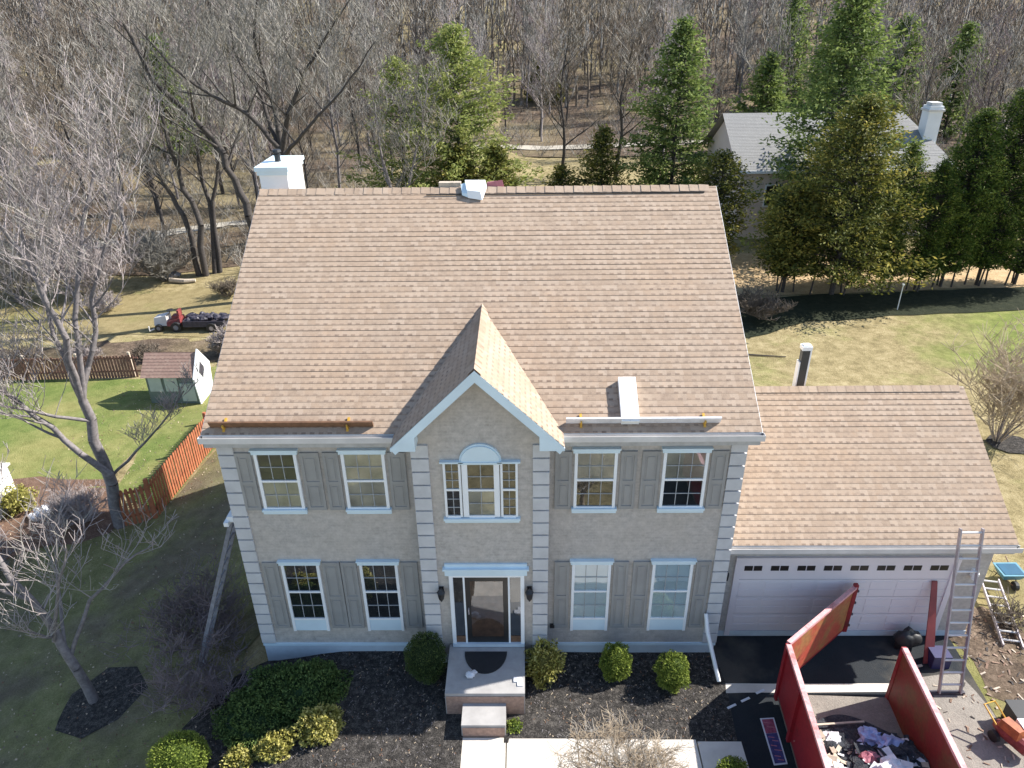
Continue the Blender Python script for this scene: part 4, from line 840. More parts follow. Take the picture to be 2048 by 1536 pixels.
# far mass of bare trees as one object
fs = []; R2 = random.Random(5); fk = []
lib = []
for i in range(3):
    t = Tree(200+i); h = 10
    t.along([(0, 0, -.5), (.2, 0, 3.3), (.4, .2, 6.6), (.5, .1, h)], .2, .06, 9, 2.6, 1, up=.45, spread=.6, kids=4, twigr=.05, t0=.25); lib.append(np.array(t.big+t.twig))
for k in range(2400):
    y = 88+R2.random()**1.2*215; x = R2.uniform(-1, 1)*(y+14)*.98; a = R2.uniform(0, 6.28); s = R2.uniform(.8, 1.5); S = lib[k % 3].copy()
    ca, sa = math.cos(a)*s, math.sin(a)*s; z = G(x, y)
    for o_ in (0, 4):
        X = S[:, o_].copy(); Y = S[:, o_+1].copy(); S[:, o_] = X*ca-Y*sa+x; S[:, o_+1] = X*sa+Y*ca+y; S[:, o_+2] = S[:, o_+2]*s+z
    fs.append(S)
FS = np.concatenate(fs); V, F = tubes_np(FS, 3); mi_ = (np.random.default_rng(3).random(len(FS)) < .35).astype(int); o = npmesh('distant_woods', V, F, [M['twig_brown'], M['twig_light']], mi=np.tile(mi_, 3)); tag(o, 'mass of bare trees filling the far slope', 'woods', kind='stuff')
# undergrowth on the woodland floor: scattered brush, uncountable
us = []
for k in range(4200):
    y = 31+R2.random()**1.3*75; x = R2.uniform(-1, 1)*(y+14)*.78
    if y < 60 and x > -10 and x < 34: continue
    z = G(x, y)
    for j in range(7):
        a = R2.uniform(0, 6.28); L = R2.uniform(.6, 1.9); q = (x+math.cos(a)*L*.6, y+math.sin(a)*L*.6, z+L*.8); us.append((x, y, z, .016, *q, .010))
        q2 = (q[0]+R2.uniform(-.5, .5), q[1]+R2.uniform(-.5, .5), q[2]+R2.uniform(.0, .7)); us.append((*q, .010, *q2, .006))
V, F = tubes_np(us, 3); mi_ = np.random.default_rng(4).integers(0, 3, len(us)//14+1).repeat(14)[:len(us)]; o = npmesh('undergrowth', V, F, [M['twig_grey'], M['twig_light'], M['twig_brown']], mi=np.tile(mi_, 3)); tag(o, 'tangle of bare undergrowth on the woodland floor', 'undergrowth', kind='stuff')

# ---------------------------------------------------------------- shrubs by the front wall
def gz(x, y): return G(x, y)+.03
shrub('boxwood_shrub', (-1.36, -.72, gz(-1.36, -.72)), .46, .46, 1.2, 'dark egg-shaped clipped shrub left of the porch, in full shade', M['leaf_dark'], 71, n=9000, leaf=.035, lump=.06, group='clipped shrubs by the wall')
shrub('azalea_shrub', (1.28, -.72, gz(1.3, -.7)), .42, .42, .95, 'loose yellow-leaved shrub right of the porch, half in shade', M['leaf_gold'], 72, n=2600, leaf=.065, lump=.2, group='clipped shrubs by the wall')
shrub('boxwood_shrub', (2.86, -.68, gz(2.9, -.68)), .34, .34, .90, 'clipped bright green shrub right of the porch, nearer the wall', M['leaf_box'], 73, n=6500, leaf=.04, lump=.13, group='clipped shrubs by the wall')
shrub('boxwood_shrub', (4.08, -.95, gz(4.1, -.9)), .37, .37, .86, 'clipped green shrub with brown patches nearest the driveway', M['leaf_box'], 74, n=6000, leaf=.04, lump=.16, group='clipped shrubs by the wall')
shrub('boxwood_shrub', (-6.15, -2.75, gz(-6.1, -2.7)), .58, .5, .95, 'round yellow-green shrub at the bottom left of the lawn', M['leaf_box'], 75, n=9000, leaf=.04, lump=.05)
shrub('boxwood_shrub', (4.85, -3.25, gz(4.8, -3.2)), .34, .34, .55, 'small yellow-green shrub at the bottom edge beside the walkway end', M['leaf_box'], 76, n=4000, leaf=.04, lump=.1)
shrub('juniper_shrub', (-4.5, -1.05, gz(-4.5, -1.)), 1.1, .72, .45, 'dark green spreading juniper under the left corner windows', M['leaf_juniper'], 77, n=11000, leaf=.06, lump=.2, flat=True)
shrub('juniper_shrub', (-3.85, -1.2, gz(-3.8, -1.2)), .8, .85, .42, 'dark green spreading juniper nearest the bare mulch left of the porch', M['leaf_juniper'], 78, n=9000, leaf=.06, lump=.2, flat=True)
shrub('juniper_shrub', (-4.9, -1.7, gz(-4.9, -1.7)), .95, .75, .42, 'dark green spreading juniper farthest to the lower left', M['leaf_juniper'], 79, n=9000, leaf=.06, lump=.2, flat=True)
shrub('azalea_shrub', (-3.45, -2.10, gz(-3.4, -2.1)), .48, .40, .48, 'sunlit yellow-green shrub in front of the dark junipers, larger one', M['leaf_gold'], 80, n=2600, leaf=.07, lump=.25, flat=True)
shrub('azalea_shrub', (-4.3, -2.45, gz(-4.3, -2.4)), .42, .30, .36, 'sunlit yellow-green shrub in front of the dark junipers, smaller one', M['leaf_gold'], 81, n=1800, leaf=.07, lump=.25, flat=True)
shrub('azalea_shrub', (-5.0, -2.62, gz(-5, -2.6)), .34, .22, .28, 'low pale yellow shrub at the bottom edge by the round shrub', M['leaf_gold'], 82, n=1200, leaf=.06, lump=.25, flat=True)
shrub('azalea_shrub', (-16.2, 7.6, gz(-16.2, 7.6)), .6, .5, .9, 'yellowish shrub in the leafy bed at the left edge', M['leaf_gold'], 83, n=1500, leaf=.09, lump=.25)
shrub('weed_patch', (.62, -2.02, gz(.6, -2.0)), .17, .17, .14, 'pale green weeds in the corner by the porch step', M['leaf_box'], 84, n=350, leaf=.05, lump=.3, flat=True, cat='plant')
# ---------------------------------------------------------------- fence
fp = [(-10.85, 13.6), (-11.0, 11.2), (-11.33, 7.05)]
t0 = thing('wooden_fence', (-11.33, 7.05, -2), 'orange-stained wooden privacy fence running back from the leaning tree', 'fence')
def fence_run(a, c, h, parent):
    a = Vector(a); c = Vector(c); L = (c-a).length; d = (c-a)/L; n = int(L/.15); nrm = Vector((-d.y, d.x)); b = MB(); R = random.Random(4)
    for i in range(n):
        p = a+d*(i*.15); q = a+d*(i*.15+.095); z = G(p.x, p.y)-.05; hh = h+R.uniform(-.02, .02); o = nrm*R.uniform(.0, .012)
        b.prism([(p.x+o.x, p.y+o.y, z), (q.x+o.x, q.y+o.y, z), (q.x+o.x, q.y+o.y, z+hh-.06), ((p.x+q.x)/2+o.x, (p.y+q.y)/2+o.y, z+hh), (p.x+o.x, p.y+o.y, z+hh-.06)], (nrm.x*.022, nrm.y*.022, 0))
    b.build('board_panel', M['fence'], parent)
    b = MB()
    for zz in (.3, 1.2): b.beam((a.x+nrm.x*-.03, a.y+nrm.y*-.03, G(a.x, a.y)+zz), (c.x+nrm.x*-.03, c.y+nrm.y*-.03, G(c.x, c.y)+zz), .04, .08)
    b.build('rail', M['fence'], parent)
fence_run(fp[0], fp[1], 1.5, t0); fence_run(fp[1], fp[2], 1.5, t0); fence_run(fp[2], (-12.35, 6.78), 1.45, t0)
for p in fp+[(-12.35, 6.78)]:
    b = MB(); z = G(*p); b.box(p[0]-.05, p[0]+.05, p[1]-.05, p[1]+.05, z-.1, z+1.58); b.build('post', M['fence'], t0)
t1 = thing('garden_fence', (-21, 17.4, -2), 'low brown picket fence in front of the brown bed, running in from the left edge', 'fence')
def picket_run(a, c, h, parent, mat):
    a = Vector(a); c = Vector(c); L = (c-a).length; d = (c-a)/L; n = int(L/.14); b = MB(); R = random.Random(9)
    for i in range(n):
        p = a+d*(i*.14); z = G(p.x, p.y)-.05; hh = h+R.uniform(-.03, .03); b.beam((p.x, p.y, z), (p.x+R.uniform(-.01, .01), p.y, z+hh), .10, .02, (0, 1, 0))
    b.build('board_panel', mat, parent)
    b = MB()
    for zz in (.3, .95): b.beam((a.x, a.y+.03, G(a.x, a.y)+zz), (c.x, c.y+.03, G(c.x, c.y)+zz), .03, .08)
    b.build('rail', mat, parent)
    k = 0
    while k*2.4 <= L: p = a+d*(k*2.4); z = G(p.x, p.y); b = MB(); b.box(p.x-.05, p.x+.05, p.y+.04, p.y+.13, z-.1, z+h+.08); b.build('post', M['board'], parent); k += 1
picket_run((-29, 17.1), (-16.6, 17.5), 1.15, t1, M['fence_brown'])
# ---------------------------------------------------------------- playhouse in the left yard
px, py = -13.85, 15.6; z0 = G(px, py)-.02
P = thing('playhouse', (px, py, z0), 'small grey-green playhouse with brown roof and white gable behind the fence', 'playhouse')
b = MB(); b.box(px-1.2, px+.9, py-.6, py+.7, z0, z0+1.35); b.build('wall', M['green_panel'], P)
for a in (-1.1, -.42):
    b = MB(); b.box(px+a, px+a+.55, py-.63, py-.6, z0+.62, z0+1.3); b.build('door_panel', M['pale_panel'], P)
b = MB(); b.box(px+.2, px+.8, py-.64, py-.6, z0+.15, z0+1.0); b.build('lower_panel', M['pale_panel'], P)
b = MB(); course_roof(b, (px-1.3, py-.8, z0+1.35), (1, 0, 0), (0, 1, .95), 1.15, lambda s: 0, lambda s: 2.2); course_roof(b, (px+.9, py+.9, z0+1.35), (-1, 0, 0), (0, -1, .95), 1.15, lambda s: 0, lambda s: 2.2); b.build('roof', M['shingle_brown'], P)
b = MB(); b.prism([(px+.92, py-.68, z0), (px+.92, py-.86, z0+1.3), (px+.92, py+.03, z0+2.3), (px+.92, py+.9, z0+1.3), (px+.92, py+.7, z0)], (.05, 0, 0)); g = b.build('gable_end', M['white'], P)
b = MB(); b.prism([(px+.975, py, z0+.95), (px+.975, py-.26, z0+1.35), (px+.975, py, z0+1.75), (px+.975, py+.26, z0+1.35)], (.012, 0, 0)); b.build('diamond_window', M['dark_steel'], g)
# white frame leaning next to it, as seen from the front
# ---------------------------------------------------------------- lawn tractor and loaded trailer
x, y = -17.6, 23.1; z = G(x, y)
T = thing('lawn_tractor', (x, y, z), 'red and white lawn tractor hitched to the dark trailer on the back lawn', 'lawn tractor')
b = MB(); b.hexa([(x-.75, y-.3, z+.3), (x-.05, y-.3, z+.3), (x-.05, y+.3, z+.3), (x-.75, y+.3, z+.3), (x-.7, y-.26, z+.72), (x-.05, y-.28, z+.86), (x-.05, y+.28, z+.86), (x-.7, y+.26, z+.72)]); b.build('hood', M['gutter'], T)
b = MB(); b.hexa([(x-.05, y-.36, z+.3), (x+.7, y-.36, z+.3), (x+.7, y+.36, z+.3), (x-.05, y+.36, z+.3), (x-.05, y-.34, z+.5), (x+.65, y-.3, z+.72), (x+.65, y+.3, z+.72), (x-.05, y+.34, z+.5)]); b.build('body', M['red'], T)
b = MB(); b.box(x+.2, x+.6, y-.2, y+.2, z+.7, z+.8); b.box(x+.52, x+.62, y-.2, y+.2, z+.8, z+1.1); b.build('seat', M['red'], T)
b = MB(); b.tube([(x+.0, y, z+.8), (x+.12, y, z+1.05)], .02, 6); b.lathe((x+.12, y, z+1.05), [(.17, 0), (.18, .02), (.17, .04)], 12); b.build('steering_wheel', M['black'], T)
for wx, wy, r in ((-.5, -.36, .2), (-.5, .36, .2), (.45, -.42, .27), (.45, .42, .27)):
    b = MB(); b.tube([(x+wx, y+wy-.08, z+r), (x+wx, y+wy+.08, z+r)], r, 14); wh = b.build('wheel', M['black'], T)
    b = MB(); b.tube([(x+wx, y+wy-.085, z+r), (x+wx, y+wy+.085, z+r)], r*.5, 10); b.build('rim', M['dull_metal'], wh)
b = MB(); b.tube([(x-.75, y-.35, z+.15), (x-.95, y-.5, z+.1), (x-.95, y-.5, z+.35)], .04, 6); b.build('bumper', M['gutter'], T)
x += 2.05
T = thing('cart', (x, y, z), 'long dark trailer heaped with dark scrap behind the lawn tractor', 'trailer')
b = MB(); b.box(x-1.2, x+.95, y-.5, y+.5, z+.3, z+.36)
b.box(x-1.2, x+.95, y-.5, y-.46, z+.36, z+.62); b.box(x-1.2, x+.95, y+.46, y+.5, z+.36, z+.62); b.box(x-1.2, x-1.16, y-.46, y+.46, z+.36, z+.62); b.box(x+.91, x+.95, y-.46, y+.46, z+.36, z+.62); b.build('bed', M['dark_steel'], T)
b = MB(); b.beam((x-1.2, y, z+.33), (x-1.75, y, z+.33), .06, .06); b.build('drawbar', M['dark_steel'], T)
for wy in (-.56, .56):
    b = MB(); b.tube([(x+.3, y+wy-.07, z+.27), (x+.3, y+wy+.07, z+.27)], .27, 14); wh = b.build('wheel', M['black'], T)
    b = MB(); b.tube([(x+.3, y+wy-.075, z+.27), (x+.3, y+wy+.075, z+.27)], .12, 10); b.build('rim', M['alu'], wh)
b = MB(); R = random.Random(8)
for i in range(30): b.blob((x+R.uniform(-1.15, .9), y+R.uniform(-.3, .3), z+.6+R.uniform(-.05, .12)), R.uniform(.15, .28), R.uniform(.13, .22), R.uniform(.1, .18), i, .3, 8, 5)
o = b.build('scrap_heap', M['dark_steel'], loc=(x, y, z+.4)); tag(o, 'heap of dark scrap lying in the long trailer', 'scrap', kind='stuff')
# rocks under the dark trees
x, y = -21.0, 30.6; z = G(x, y); b = MB(); R = random.Random(6)
for i in range(9): b.blob((x+R.uniform(-.7, .7), y+R.uniform(-.35, .35), z+.12+R.uniform(0, .2)), R.uniform(.2, .38), R.uniform(.18, .3), R.uniform(.14, .24), i, .3, 8, 5)
o = b.build('rock_heap', M['rock'], loc=(x, y, z)); tag(o, 'low dark grey heap of rocks beside the cluster of bare trunks', 'rock heap')
b = MB(); b.tube([(-20.6, 30.0, G(-20.6, 30)+.16), (-19.6, 29.8, G(-19.6, 29.8)+.15), (-19.0, 29.9, G(-19, 29.9)+.14)], [.15, .14, .1], 8); o = b.build('fallen_log', M['board'], loc=(-19.8, 29.9, G(-19.8, 29.9))); tag(o, 'pale fallen log on the lawn in front of the rock heap', 'log')
# left edge: white van corner and bag
x, y = -17.35, 7.0; z = G(x, y)
V_ = thing('garden_shed', (x, y, z), 'white shed corner cut off by the left edge', 'shed')
b = MB(); b.box(x-1.6, x+.75, y-.6, y+1.2, z, z+1.5); b.build('wall', M['white'], V_)
b = MB(); b.prism([(x-1.7, y-.7, z+1.5), (x-1.7, y+.3, z+2.0), (x-1.7, y+1.3, z+1.5), (x-1.7, y+1.3, z+1.44), (x-1.7, y-.7, z+1.44)], (2.5, 0, 0)); b.build('roof', M['white'], V_)
b = MB(); b.box(x-.9, x-.2, y-.62, y-.6, z+.05, z+1.35); d = b.build('door', M['pale_panel'], V_)
x, y = -15.2, 7.3; z = G(x, y)+.03
b = MB(); b.blob((x, y, z+.18), .32, .22, .22, 3, .35, 14, 9, 2.2); b.blob((x-.25, y-.2, z+.12), .2, .15, .14, 5, .35, 10, 7, 2.2); o = b.build('plastic_bag', M['white_bag'], loc=(x, y, z), smooth=True); tag(o, 'crumpled white bag on the leafy bed at far left', 'bag')
# ladder against the left side wall
def ladder(name, a, c, wdir, wd, label, rungs, rail=.03, mat='alu', loc=None):
    a = Vector(a); c = Vector(c); w_ = Vector(wdir).normalized()*wd/2; L = thing(name, a, label, 'ladder'); up = (c-a).cross(w_)
    for sg in (-1, 1):
        b = MB(); b.beam(a+w_*sg, c+w_*sg, rail, .085, up); b.build('rail', M[mat], L)
    for i in range(rungs):
        p = a.lerp(c, (i+.7)/rungs); b = MB(); b.tube([p-w_, p+w_], .024, 6); b.build('rung', M['gutter' if mat == 'alu' else mat], L)
    return L
ladder('extension_ladder', (-7.1, -.05, -1.45), (-5.42, .55, 3.45), (0.05, 1, 0), .42, 'long dull ladder leaning on the shaded left side of the house', 15, .028, 'dull_metal')
b = MB(); b.box(-5.50, -5.255, .2, .45, 3.36, 3.50); b.box(-5.56, -5.46, .12, .9, 3.30, 3.40); o = b.build('ladder_bracket', M['white'], loc=(-5.4, .5, 3.4)); tag(o, 'white stand-off bracket at the top of the left ladder', 'bracket')
ladder('extension_ladder', (10.06, -1.2, -.25), (10.14, -.08, 3.35), (1, 0, 0), .46, 'tall aluminium ladder leaning on the garage gutter', 13)
ladder('step_ladder', (12.2, .1, -.28), (12.7, 2.1, -.05), (1, -.2, 0), .42, 'aluminium ladder lying on the grass right of the garage', 8)
# ---------------------------------------------------------------- roofing gear on the roof
def onroof(x, y, h=0.0): return Vector((x, y, EZ+(y-EY)*SL))+Vector((0, -SL, 1)).normalized()*h
def toe_board(x0, x1, y, label, mat, brs):
    T = thing('toe_board', onroof(x0, y), label, 'toe board', 'toe boards along the eave')
    b = MB(); p = onroof(x0, y, .10); q = onroof(x1, y, .10); b.beam(p, q, .036, .17, (0, -.55, 1)); b.build('plank', mat, T)
    for bx in brs:
        b = MB(); p = onroof(bx, y-.02, .02); b.beam(onroof(bx, y-.10, .012), onroof(bx, y+.15, .03), .045, .02, (0, -.5, 1)); b.beam(onroof(bx, y-.045, .01), onroof(bx, y-.045, .13), .045, .025, (1, 0, 0)); b.build('bracket', M['yellow'], T)
toe_board(-5.22, -2.05, -.10, 'brown plank held by two yellow brackets on the left eave', M['brown_wood'], (-4.95, -2.55))
toe_board(1.66, 4.62, -.06, 'pale plank held by two yellow brackets on the right eave', M['white_bag'], (1.95, 4.32))
W = thing('flashing_box', onroof(2.89, .3), 'long white box lying up the slope above the right toe board', 'box')
b = MB(); Vd = Vector((0, 1, SL)).normalized(); Nn = Vector((0, -SL, 1)).normalized(); a = onroof(2.72, -.10, .02); 
p = [a, a+Vector((.34, 0, 0)), a+Vector((.34, 0, 0))+Vd*.98, a+Vd*.98]; b.hexa([*p, *[q+Nn*.13 for q in p]]); b.build('carton', M['white'], W)
b = MB(); p = [q+Nn*.131 for q in (a+Vector((.15, 0, 0)), a+Vector((.17, 0, 0)), a+Vector((.17, 0, 0))+Vd*.98, a+Vector((.15, 0, 0))+Vd*.98)]; b.hexa([*p, *[q+Nn*.003 for q in p]]); b.build('tape', M['white_bag'], W)
W = thing('shingle_bundle', (-.30, 5.1, 9.18), 'pale blue-white wrapped bundle straddling the ridge', 'bundle')
b = MB(); b.hexa([(-.42, 4.92, 9.09), (-.08, 4.84, 9.05), (.02, 5.2, 9.28), (-.42, 5.22, 9.28), (-.44, 4.96, 9.26), (-.12, 4.88, 9.24), (-.02, 5.24, 9.43), (-.50, 5.26, 9.43)]); b.build('wrapper', M['white'], W)
b = MB(); b.hexa([(-.56, 4.98, 9.14), (-.425, 4.93, 9.1), (-.425, 5.22, 9.28), (-.58, 5.2, 9.27), (-.56, 5.0, 9.2), (-.43, 4.95, 9.18), (-.43, 5.22, 9.4), (-.6, 5.2, 9.34)]); b.build('torn_flap', M['trim'], W)
b = MB(); b.box(-1.12, -.60, 5.25, 5.42, 9.24, 9.37); o = b.build('underlayment_roll', M['board'], loc=(-.8, 5.3, 9.2)); tag(o, 'tan strip lying along the ridge left of the wrapped bundle', 'roofing strip')
b = MB(); b.hexa([(.02, 5.26, 9.25), (.42, 5.28, 9.25), (.42, 5.45, 9.2), (.02, 5.45, 9.2), (.02, 5.26, 9.36), (.38, 5.28, 9.42), (.38, 5.43, 9.38), (.02, 5.43, 9.34)]); o = b.build('roofing_strip', M['pink_bag'], loc=(.2, 5.3, 9.25)); tag(o, 'small pinkish packet on the ridge right of the wrapped bundle', 'packet')
# ---------------------------------------------------------------- porch things
b = MB(); P_ = [(-.02+.47*math.cos(math.pi+a*math.pi/18), -.60+.60*math.sin(math.pi+a*math.pi/18), .347) for a in range(19)]; b.prism(P_, (0, 0, .014)); o = b.build('door_mat', M['black'], loc=(0, -.8, .347)); tag(o, 'black half-round mat on the porch in front of the door', 'door mat')
b = MB(); b.blob((-.33, -1.27, .41), .10, .08, .07, 2, .35, 12, 8, 2); b.blob((-.25, -1.20, .39), .06, .05, .05, 4, .35); o = b.build('small_bag', M['white_bag'], loc=(-.33, -1.27, .35), smooth=True); tag(o, 'small crumpled white bag on the porch beside the mat', 'bag')
b = MB(); b.box(.60, .78, -1.42, -1.30, .347, .375); b.box(.68, .80, -1.52, -1.43, .347, .37); o = b.build('newspaper', M['white_bag'], loc=(.7, -1.4, .35)); tag(o, 'folded papers at the sunny front corner of the porch', 'newspaper')
# ---------------------------------------------------------------- dumpster
DZ = -.24; DT = 1.42
A0 = Vector((6.26, -1.38, 0)); dn = Vector((-.075, -1, 0)).normalized(); rt_ = Vector((1, -.06, 0)).normalized()
rt_ = Vector((-dn.y, dn.x, 0)); DW = 2.32; DL = 5.6
D_ = thing('dumpster', (7.3, -4.2, DZ), 'open red roll-off dumpster in the driveway with its gate swung open', 'dumpster')
def wallseg(p, q, th, z0, z1, name, mo, mi_, inward):
    b = MB(); d = (q-p).normalized(); n = Vector(inward)*th
    pts = [p, q, q+n, p+n]; b.hexa([(*v.xy, z0) for v in pts]+[(*v.xy, z1) for v in pts])
    return b
wl0 = A0; wl1 = A0+dn*DL; wr0 = A0+rt_*DW+dn*(-.08); wr1 = wr0+dn*DL
for (p, q, s_, nm) in ((wl0, wl1, 1, 'left'), (wr0, wr1, -1, 'right')):
    n_ = rt_*s_
    b = MB(); pts = [p, q, q+n_*.03, p+n_*.03]; b.hexa([(v.x, v.y, DZ+.12) for v in pts]+[(v.x, v.y, DT-.06) for v in pts])
    for k in range(2):      # outside ribs
        c = p+dn*(1.1+k*2.2); b.beam((c.x-n_.x*.04, c.y-n_.y*.04, DZ+.15), (c.x-n_.x*.04, c.y-n_.y*.04, DT-.07), .08, .08)
    sd = b.build('side_wall', M['dumpster'], D_)
    b = MB(); pts = [p+n_*.031, q+n_*.031, q+n_*.036, p+n_*.036]; b.hexa([(v.x, v.y, DZ+.2) for v in pts]+[(v.x, v.y, DT-.07) for v in pts]); b.build('inner_face', M['dumpster_in'], sd)
    b = MB(); c = p+n_*.0; e = q+n_*.0; b.beam((c.x, c.y, DT-.03), (e.x, e.y, DT-.03), .10, .07); b.build('top_rail', M['dumpster_rail'], sd)
    b = MB(); b.beam((p.x, p.y, DZ+.02), (p.x, p.y, DT-.02), .1, .1); b.build('end_post', M['dumpster'], sd)
b = MB(); pts = [wl0, wl1, wr1, wr0]; b.hexa([(v.x, v.y, DZ+.10) for v in pts]+[(v.x, v.y, DZ+.18) for v in pts]); b.build('floor', M['dusty'], D_)
b = MB(); pts = [wl1, wr1, wr1-dn*.05, wl1-dn*.05]; b.hexa([(v.x, v.y, DZ+.18) for v in pts]+[(v.x, v.y, DT) for v in pts]); b.build('end_wall', M['dumpster'], D_)
g0 = A0+Vector((.02, .06, 0)); g1 = Vector((8.30, .30, 0)); gd_ = (g1-g0).normalized(); gn = Vector((gd_.y, -gd_.x, 0))
b = MB(); pts = [g0, g1, g1-gn*.05, g0-gn*.05]; b.hexa([(v.x, v.y, DZ+.30) for v in pts]+[(v.x, v.y, DT-.06) for v in pts])
gt = b.build('gate', M['dumpster'], D_)
b = MB(); pts = [g0+gn*.004+gd_*.05, g1+gn*.004-gd_*.08, g1+gn*.001-gd_*.08, g0+gn*.001+gd_*.05]; b.hexa([(v.x, v.y, DZ+.38) for v in pts]+[(v.x, v.y, DT-.10) for v in pts]); b.build('inner_face', M['gate_in'], gt)
b = MB(); b.beam((g0.x, g0.y, DT-.03), (g1.x, g1.y, DT-.03), .09, .07); b.build('top_rail', M['dumpster_rail'], gt)
b = MB(); b.beam((g1.x, g1.y, DZ+.28), (g1.x, g1.y, DT+.05), .09, .09); b.build('end_post', M['dumpster'], gt)
for zz in (.2, .55, .9, 1.25):
    b = MB(); c = g1+gd_*.06; b.tube([(c.x, c.y, zz-.06), (c.x, c.y, zz+.06)], .035, 8); b.beam((g1.x, g1.y, zz), (c.x+.06, c.y-.02, zz), .04, .05); b.build('hinge', M['dark_steel'], gt)
# contents
def dl(u, v): p = A0+rt_*u+dn*v; return p.x, p.y
V = []; nu, nv = 26, 60; b = MB()
def hz_(u, v):
    e = min(1, max(0, v-.7)/1.2); k = .08+.55*sm(.3, 2.6, v)*(0.55+.45*sm(.6, 1.6, u))
    return DZ+.19+k+.30*noise.noise(Vector((u*2.2, v*2.2, 3)))*e+.12*noise.noise(Vector((u*7, v*7, 1)))*e
Vt = []; 
for j in range(nv+1):
    for i in range(nu+1):
        u = .05+(DW-.1)*i/nu; v = .85+.35*math.sin(u*2.2+2.2)+(DL-1.3)*j/nv; x, y = dl(u, v); Vt.append((x, y, max(DZ+.185, hz_(u, v))))
I = np.arange(len(Vt)).reshape(nv+1, nu+1); F = np.stack([I[:-1, :-1].ravel(), I[1:, :-1].ravel(), I[1:, 1:].ravel(), I[:-1, 1:].ravel()], 1)
o = npmesh('debris_heap', Vt, F, M['debris'], loc=(7.2, -4, 0)); tag(o, 'heap of torn dark shingles and scraps filling the red dumpster', 'debris', kind='stuff')
b = MB(); R = random.Random(15)
for i in range(420):
    u = R.uniform(.12, DW-.12); v = R.uniform(1.1, 3.9); x, y = dl(u, v); z = max(DZ+.2, hz_(u, v))+R.uniform(.0, .05); s = R.uniform(.05, .17); a = R.uniform(0, 3.1); t_ = R.uniform(-.4, .4)
    p = Vector((math.cos(a), math.sin(a), t_))*s; q = Vector((-math.sin(a), math.cos(a), R.uniform(-.4, .4)))*s*R.uniform(.3, .8); c = Vector((x, y, z)); n_ = Vector((0, 0, .008)); b.cur = (0 if R.random() < .8 else 2) if (u > .85 and R.random() < .85) else (1 if R.random() < .75 else 2)
    b.hexa([c-p-q, c+p-q, c+p+q, c-p+q, c-p-q+n_, c+p-q+n_, c+p+q+n_, c-p+q+n_])
o = b.build('shingle_scraps', [M['debris'], M['board'], M['white_bag']], loc=(7.2, -3, .2)); tag(o, 'loose pale and dark shingle scraps scattered over the dumpster heap', 'scraps', kind='stuff')
bags = [(1.45, 1.15, .22, 'blue_bag', 'blue-grey plastic bag nearest the dumpster opening'), (1.75, 1.35, .26, 'blue_bag', 'largest blue-grey plastic bag on the dumpster heap'), (1.25, 1.75, .18, 'pink_bag', 'faded red bag among the blue bags in the dumpster'), (1.5, 2.05, .24, 'white_bag', 'pale blue-white bag in the middle of the dumpster heap'), (1.62, 2.55, .2, 'blue_bag', 'small blue bag behind the pale curved strip'), (1.3, 3.2, .24, 'blue_bag', 'blue bag at the bottom edge inside the dumpster')]
for i, (u, v, r, mt, lab) in enumerate(bags):
    x, y = dl(u, v); z = hz_(u, v); b = MB(); b.blob((x, y, z+r*.35), r, r*.8, r*.55, i+20, .4, 16, 11, 2.6); o = b.build('plastic_bag', M[mt], loc=(x, y, z)); tag(o, lab, 'bag', 'bags in the dumpster')
brd = [((.25, 1.3), (.75, 3.9), 'board', 'long pale board lying inside along the left dumpster wall'), ((.45, 1.9), (1.05, 3.3), 'white_bag', 'white trim board crossing the left of the dumpster heap'), ((1.0, 2.3), (1.15, 3.6), 'board', 'short tan board beside the pale curved strip'), ((.35, .9), (1.5, .75), 'board', 'thin tan board across the dumpster opening'), ((.3, 2.4), (.6, 4.2), 'gutter', 'grey metal sheet strip on the left of the dumpster heap')]
for i, (p, q, mt, lab) in enumerate(brd):
    x0_, y0_ = dl(*p); x1_, y1_ = dl(*q); b = MB(); b.beam((x0_, y0_, max(DZ+.24, hz_(*p)+.05)), (x1_, y1_, hz_(*q)+.10), .13 if i != 3 else .04, .025, (.1, 0, 1)); o = b.build('scrap_board', M[mt], loc=(x0_, y0_, .1)); tag(o, lab, 'board', 'boards in the dumpster')
b = MB(); pts = [];
for k in range(9): u = 1.15+.5*math.cos(.5+k*.28); v = 2.55-.3*math.sin(k*.35); x, y = dl(u, v+.1); pts.append((x, y, hz_(1.3, 2.6)+.22+.05*math.sin(k*.5)))
b.tube(pts, .03, 6); o = b.build('drip_edge_strip', M['white'], loc=pts[0]); tag(o, 'curved white metal strip on top of the dumpster heap', 'metal strip')
# banner on the driveway left of the dumpster
z = G(5.9, -2.3)+.036; B0 = thing('banner', (5.92, -2.3, z), 'red and blue rectangular sign with white border lying beside the dumpster', 'sign')
A_ = Vector((5.80, -1.79, z)); B1 = Vector((6.10, -1.77, z)); C1 = Vector((6.05, -2.83, z)); D1 = Vector((5.77, -2.86, z))
b = MB(); b.hexa([D1, C1, B1, A_, *[v+Vector((0, 0, .008)) for v in (D1, C1, B1, A_)]]); b.build('backing', M['white_bag'], B0)
def bil(u, v): return A_.lerp(B1, u).lerp(D1.lerp(C1, u), v)
for v0, v1, mt, nm in ((.03, .34, 'banner_red', 'red_panel'), (.345, .97, 'banner_blue', 'blue_panel')):
    b = MB(); q = [bil(.1, v1), bil(.9, v1), bil(.9, v0), bil(.1, v0)]; b.hexa([*[k+Vector((0, 0, .0085)) for k in q], *[k+Vector((0, 0, .012)) for k in q]]); b.build(nm, M[mt], B0)
b = MB()
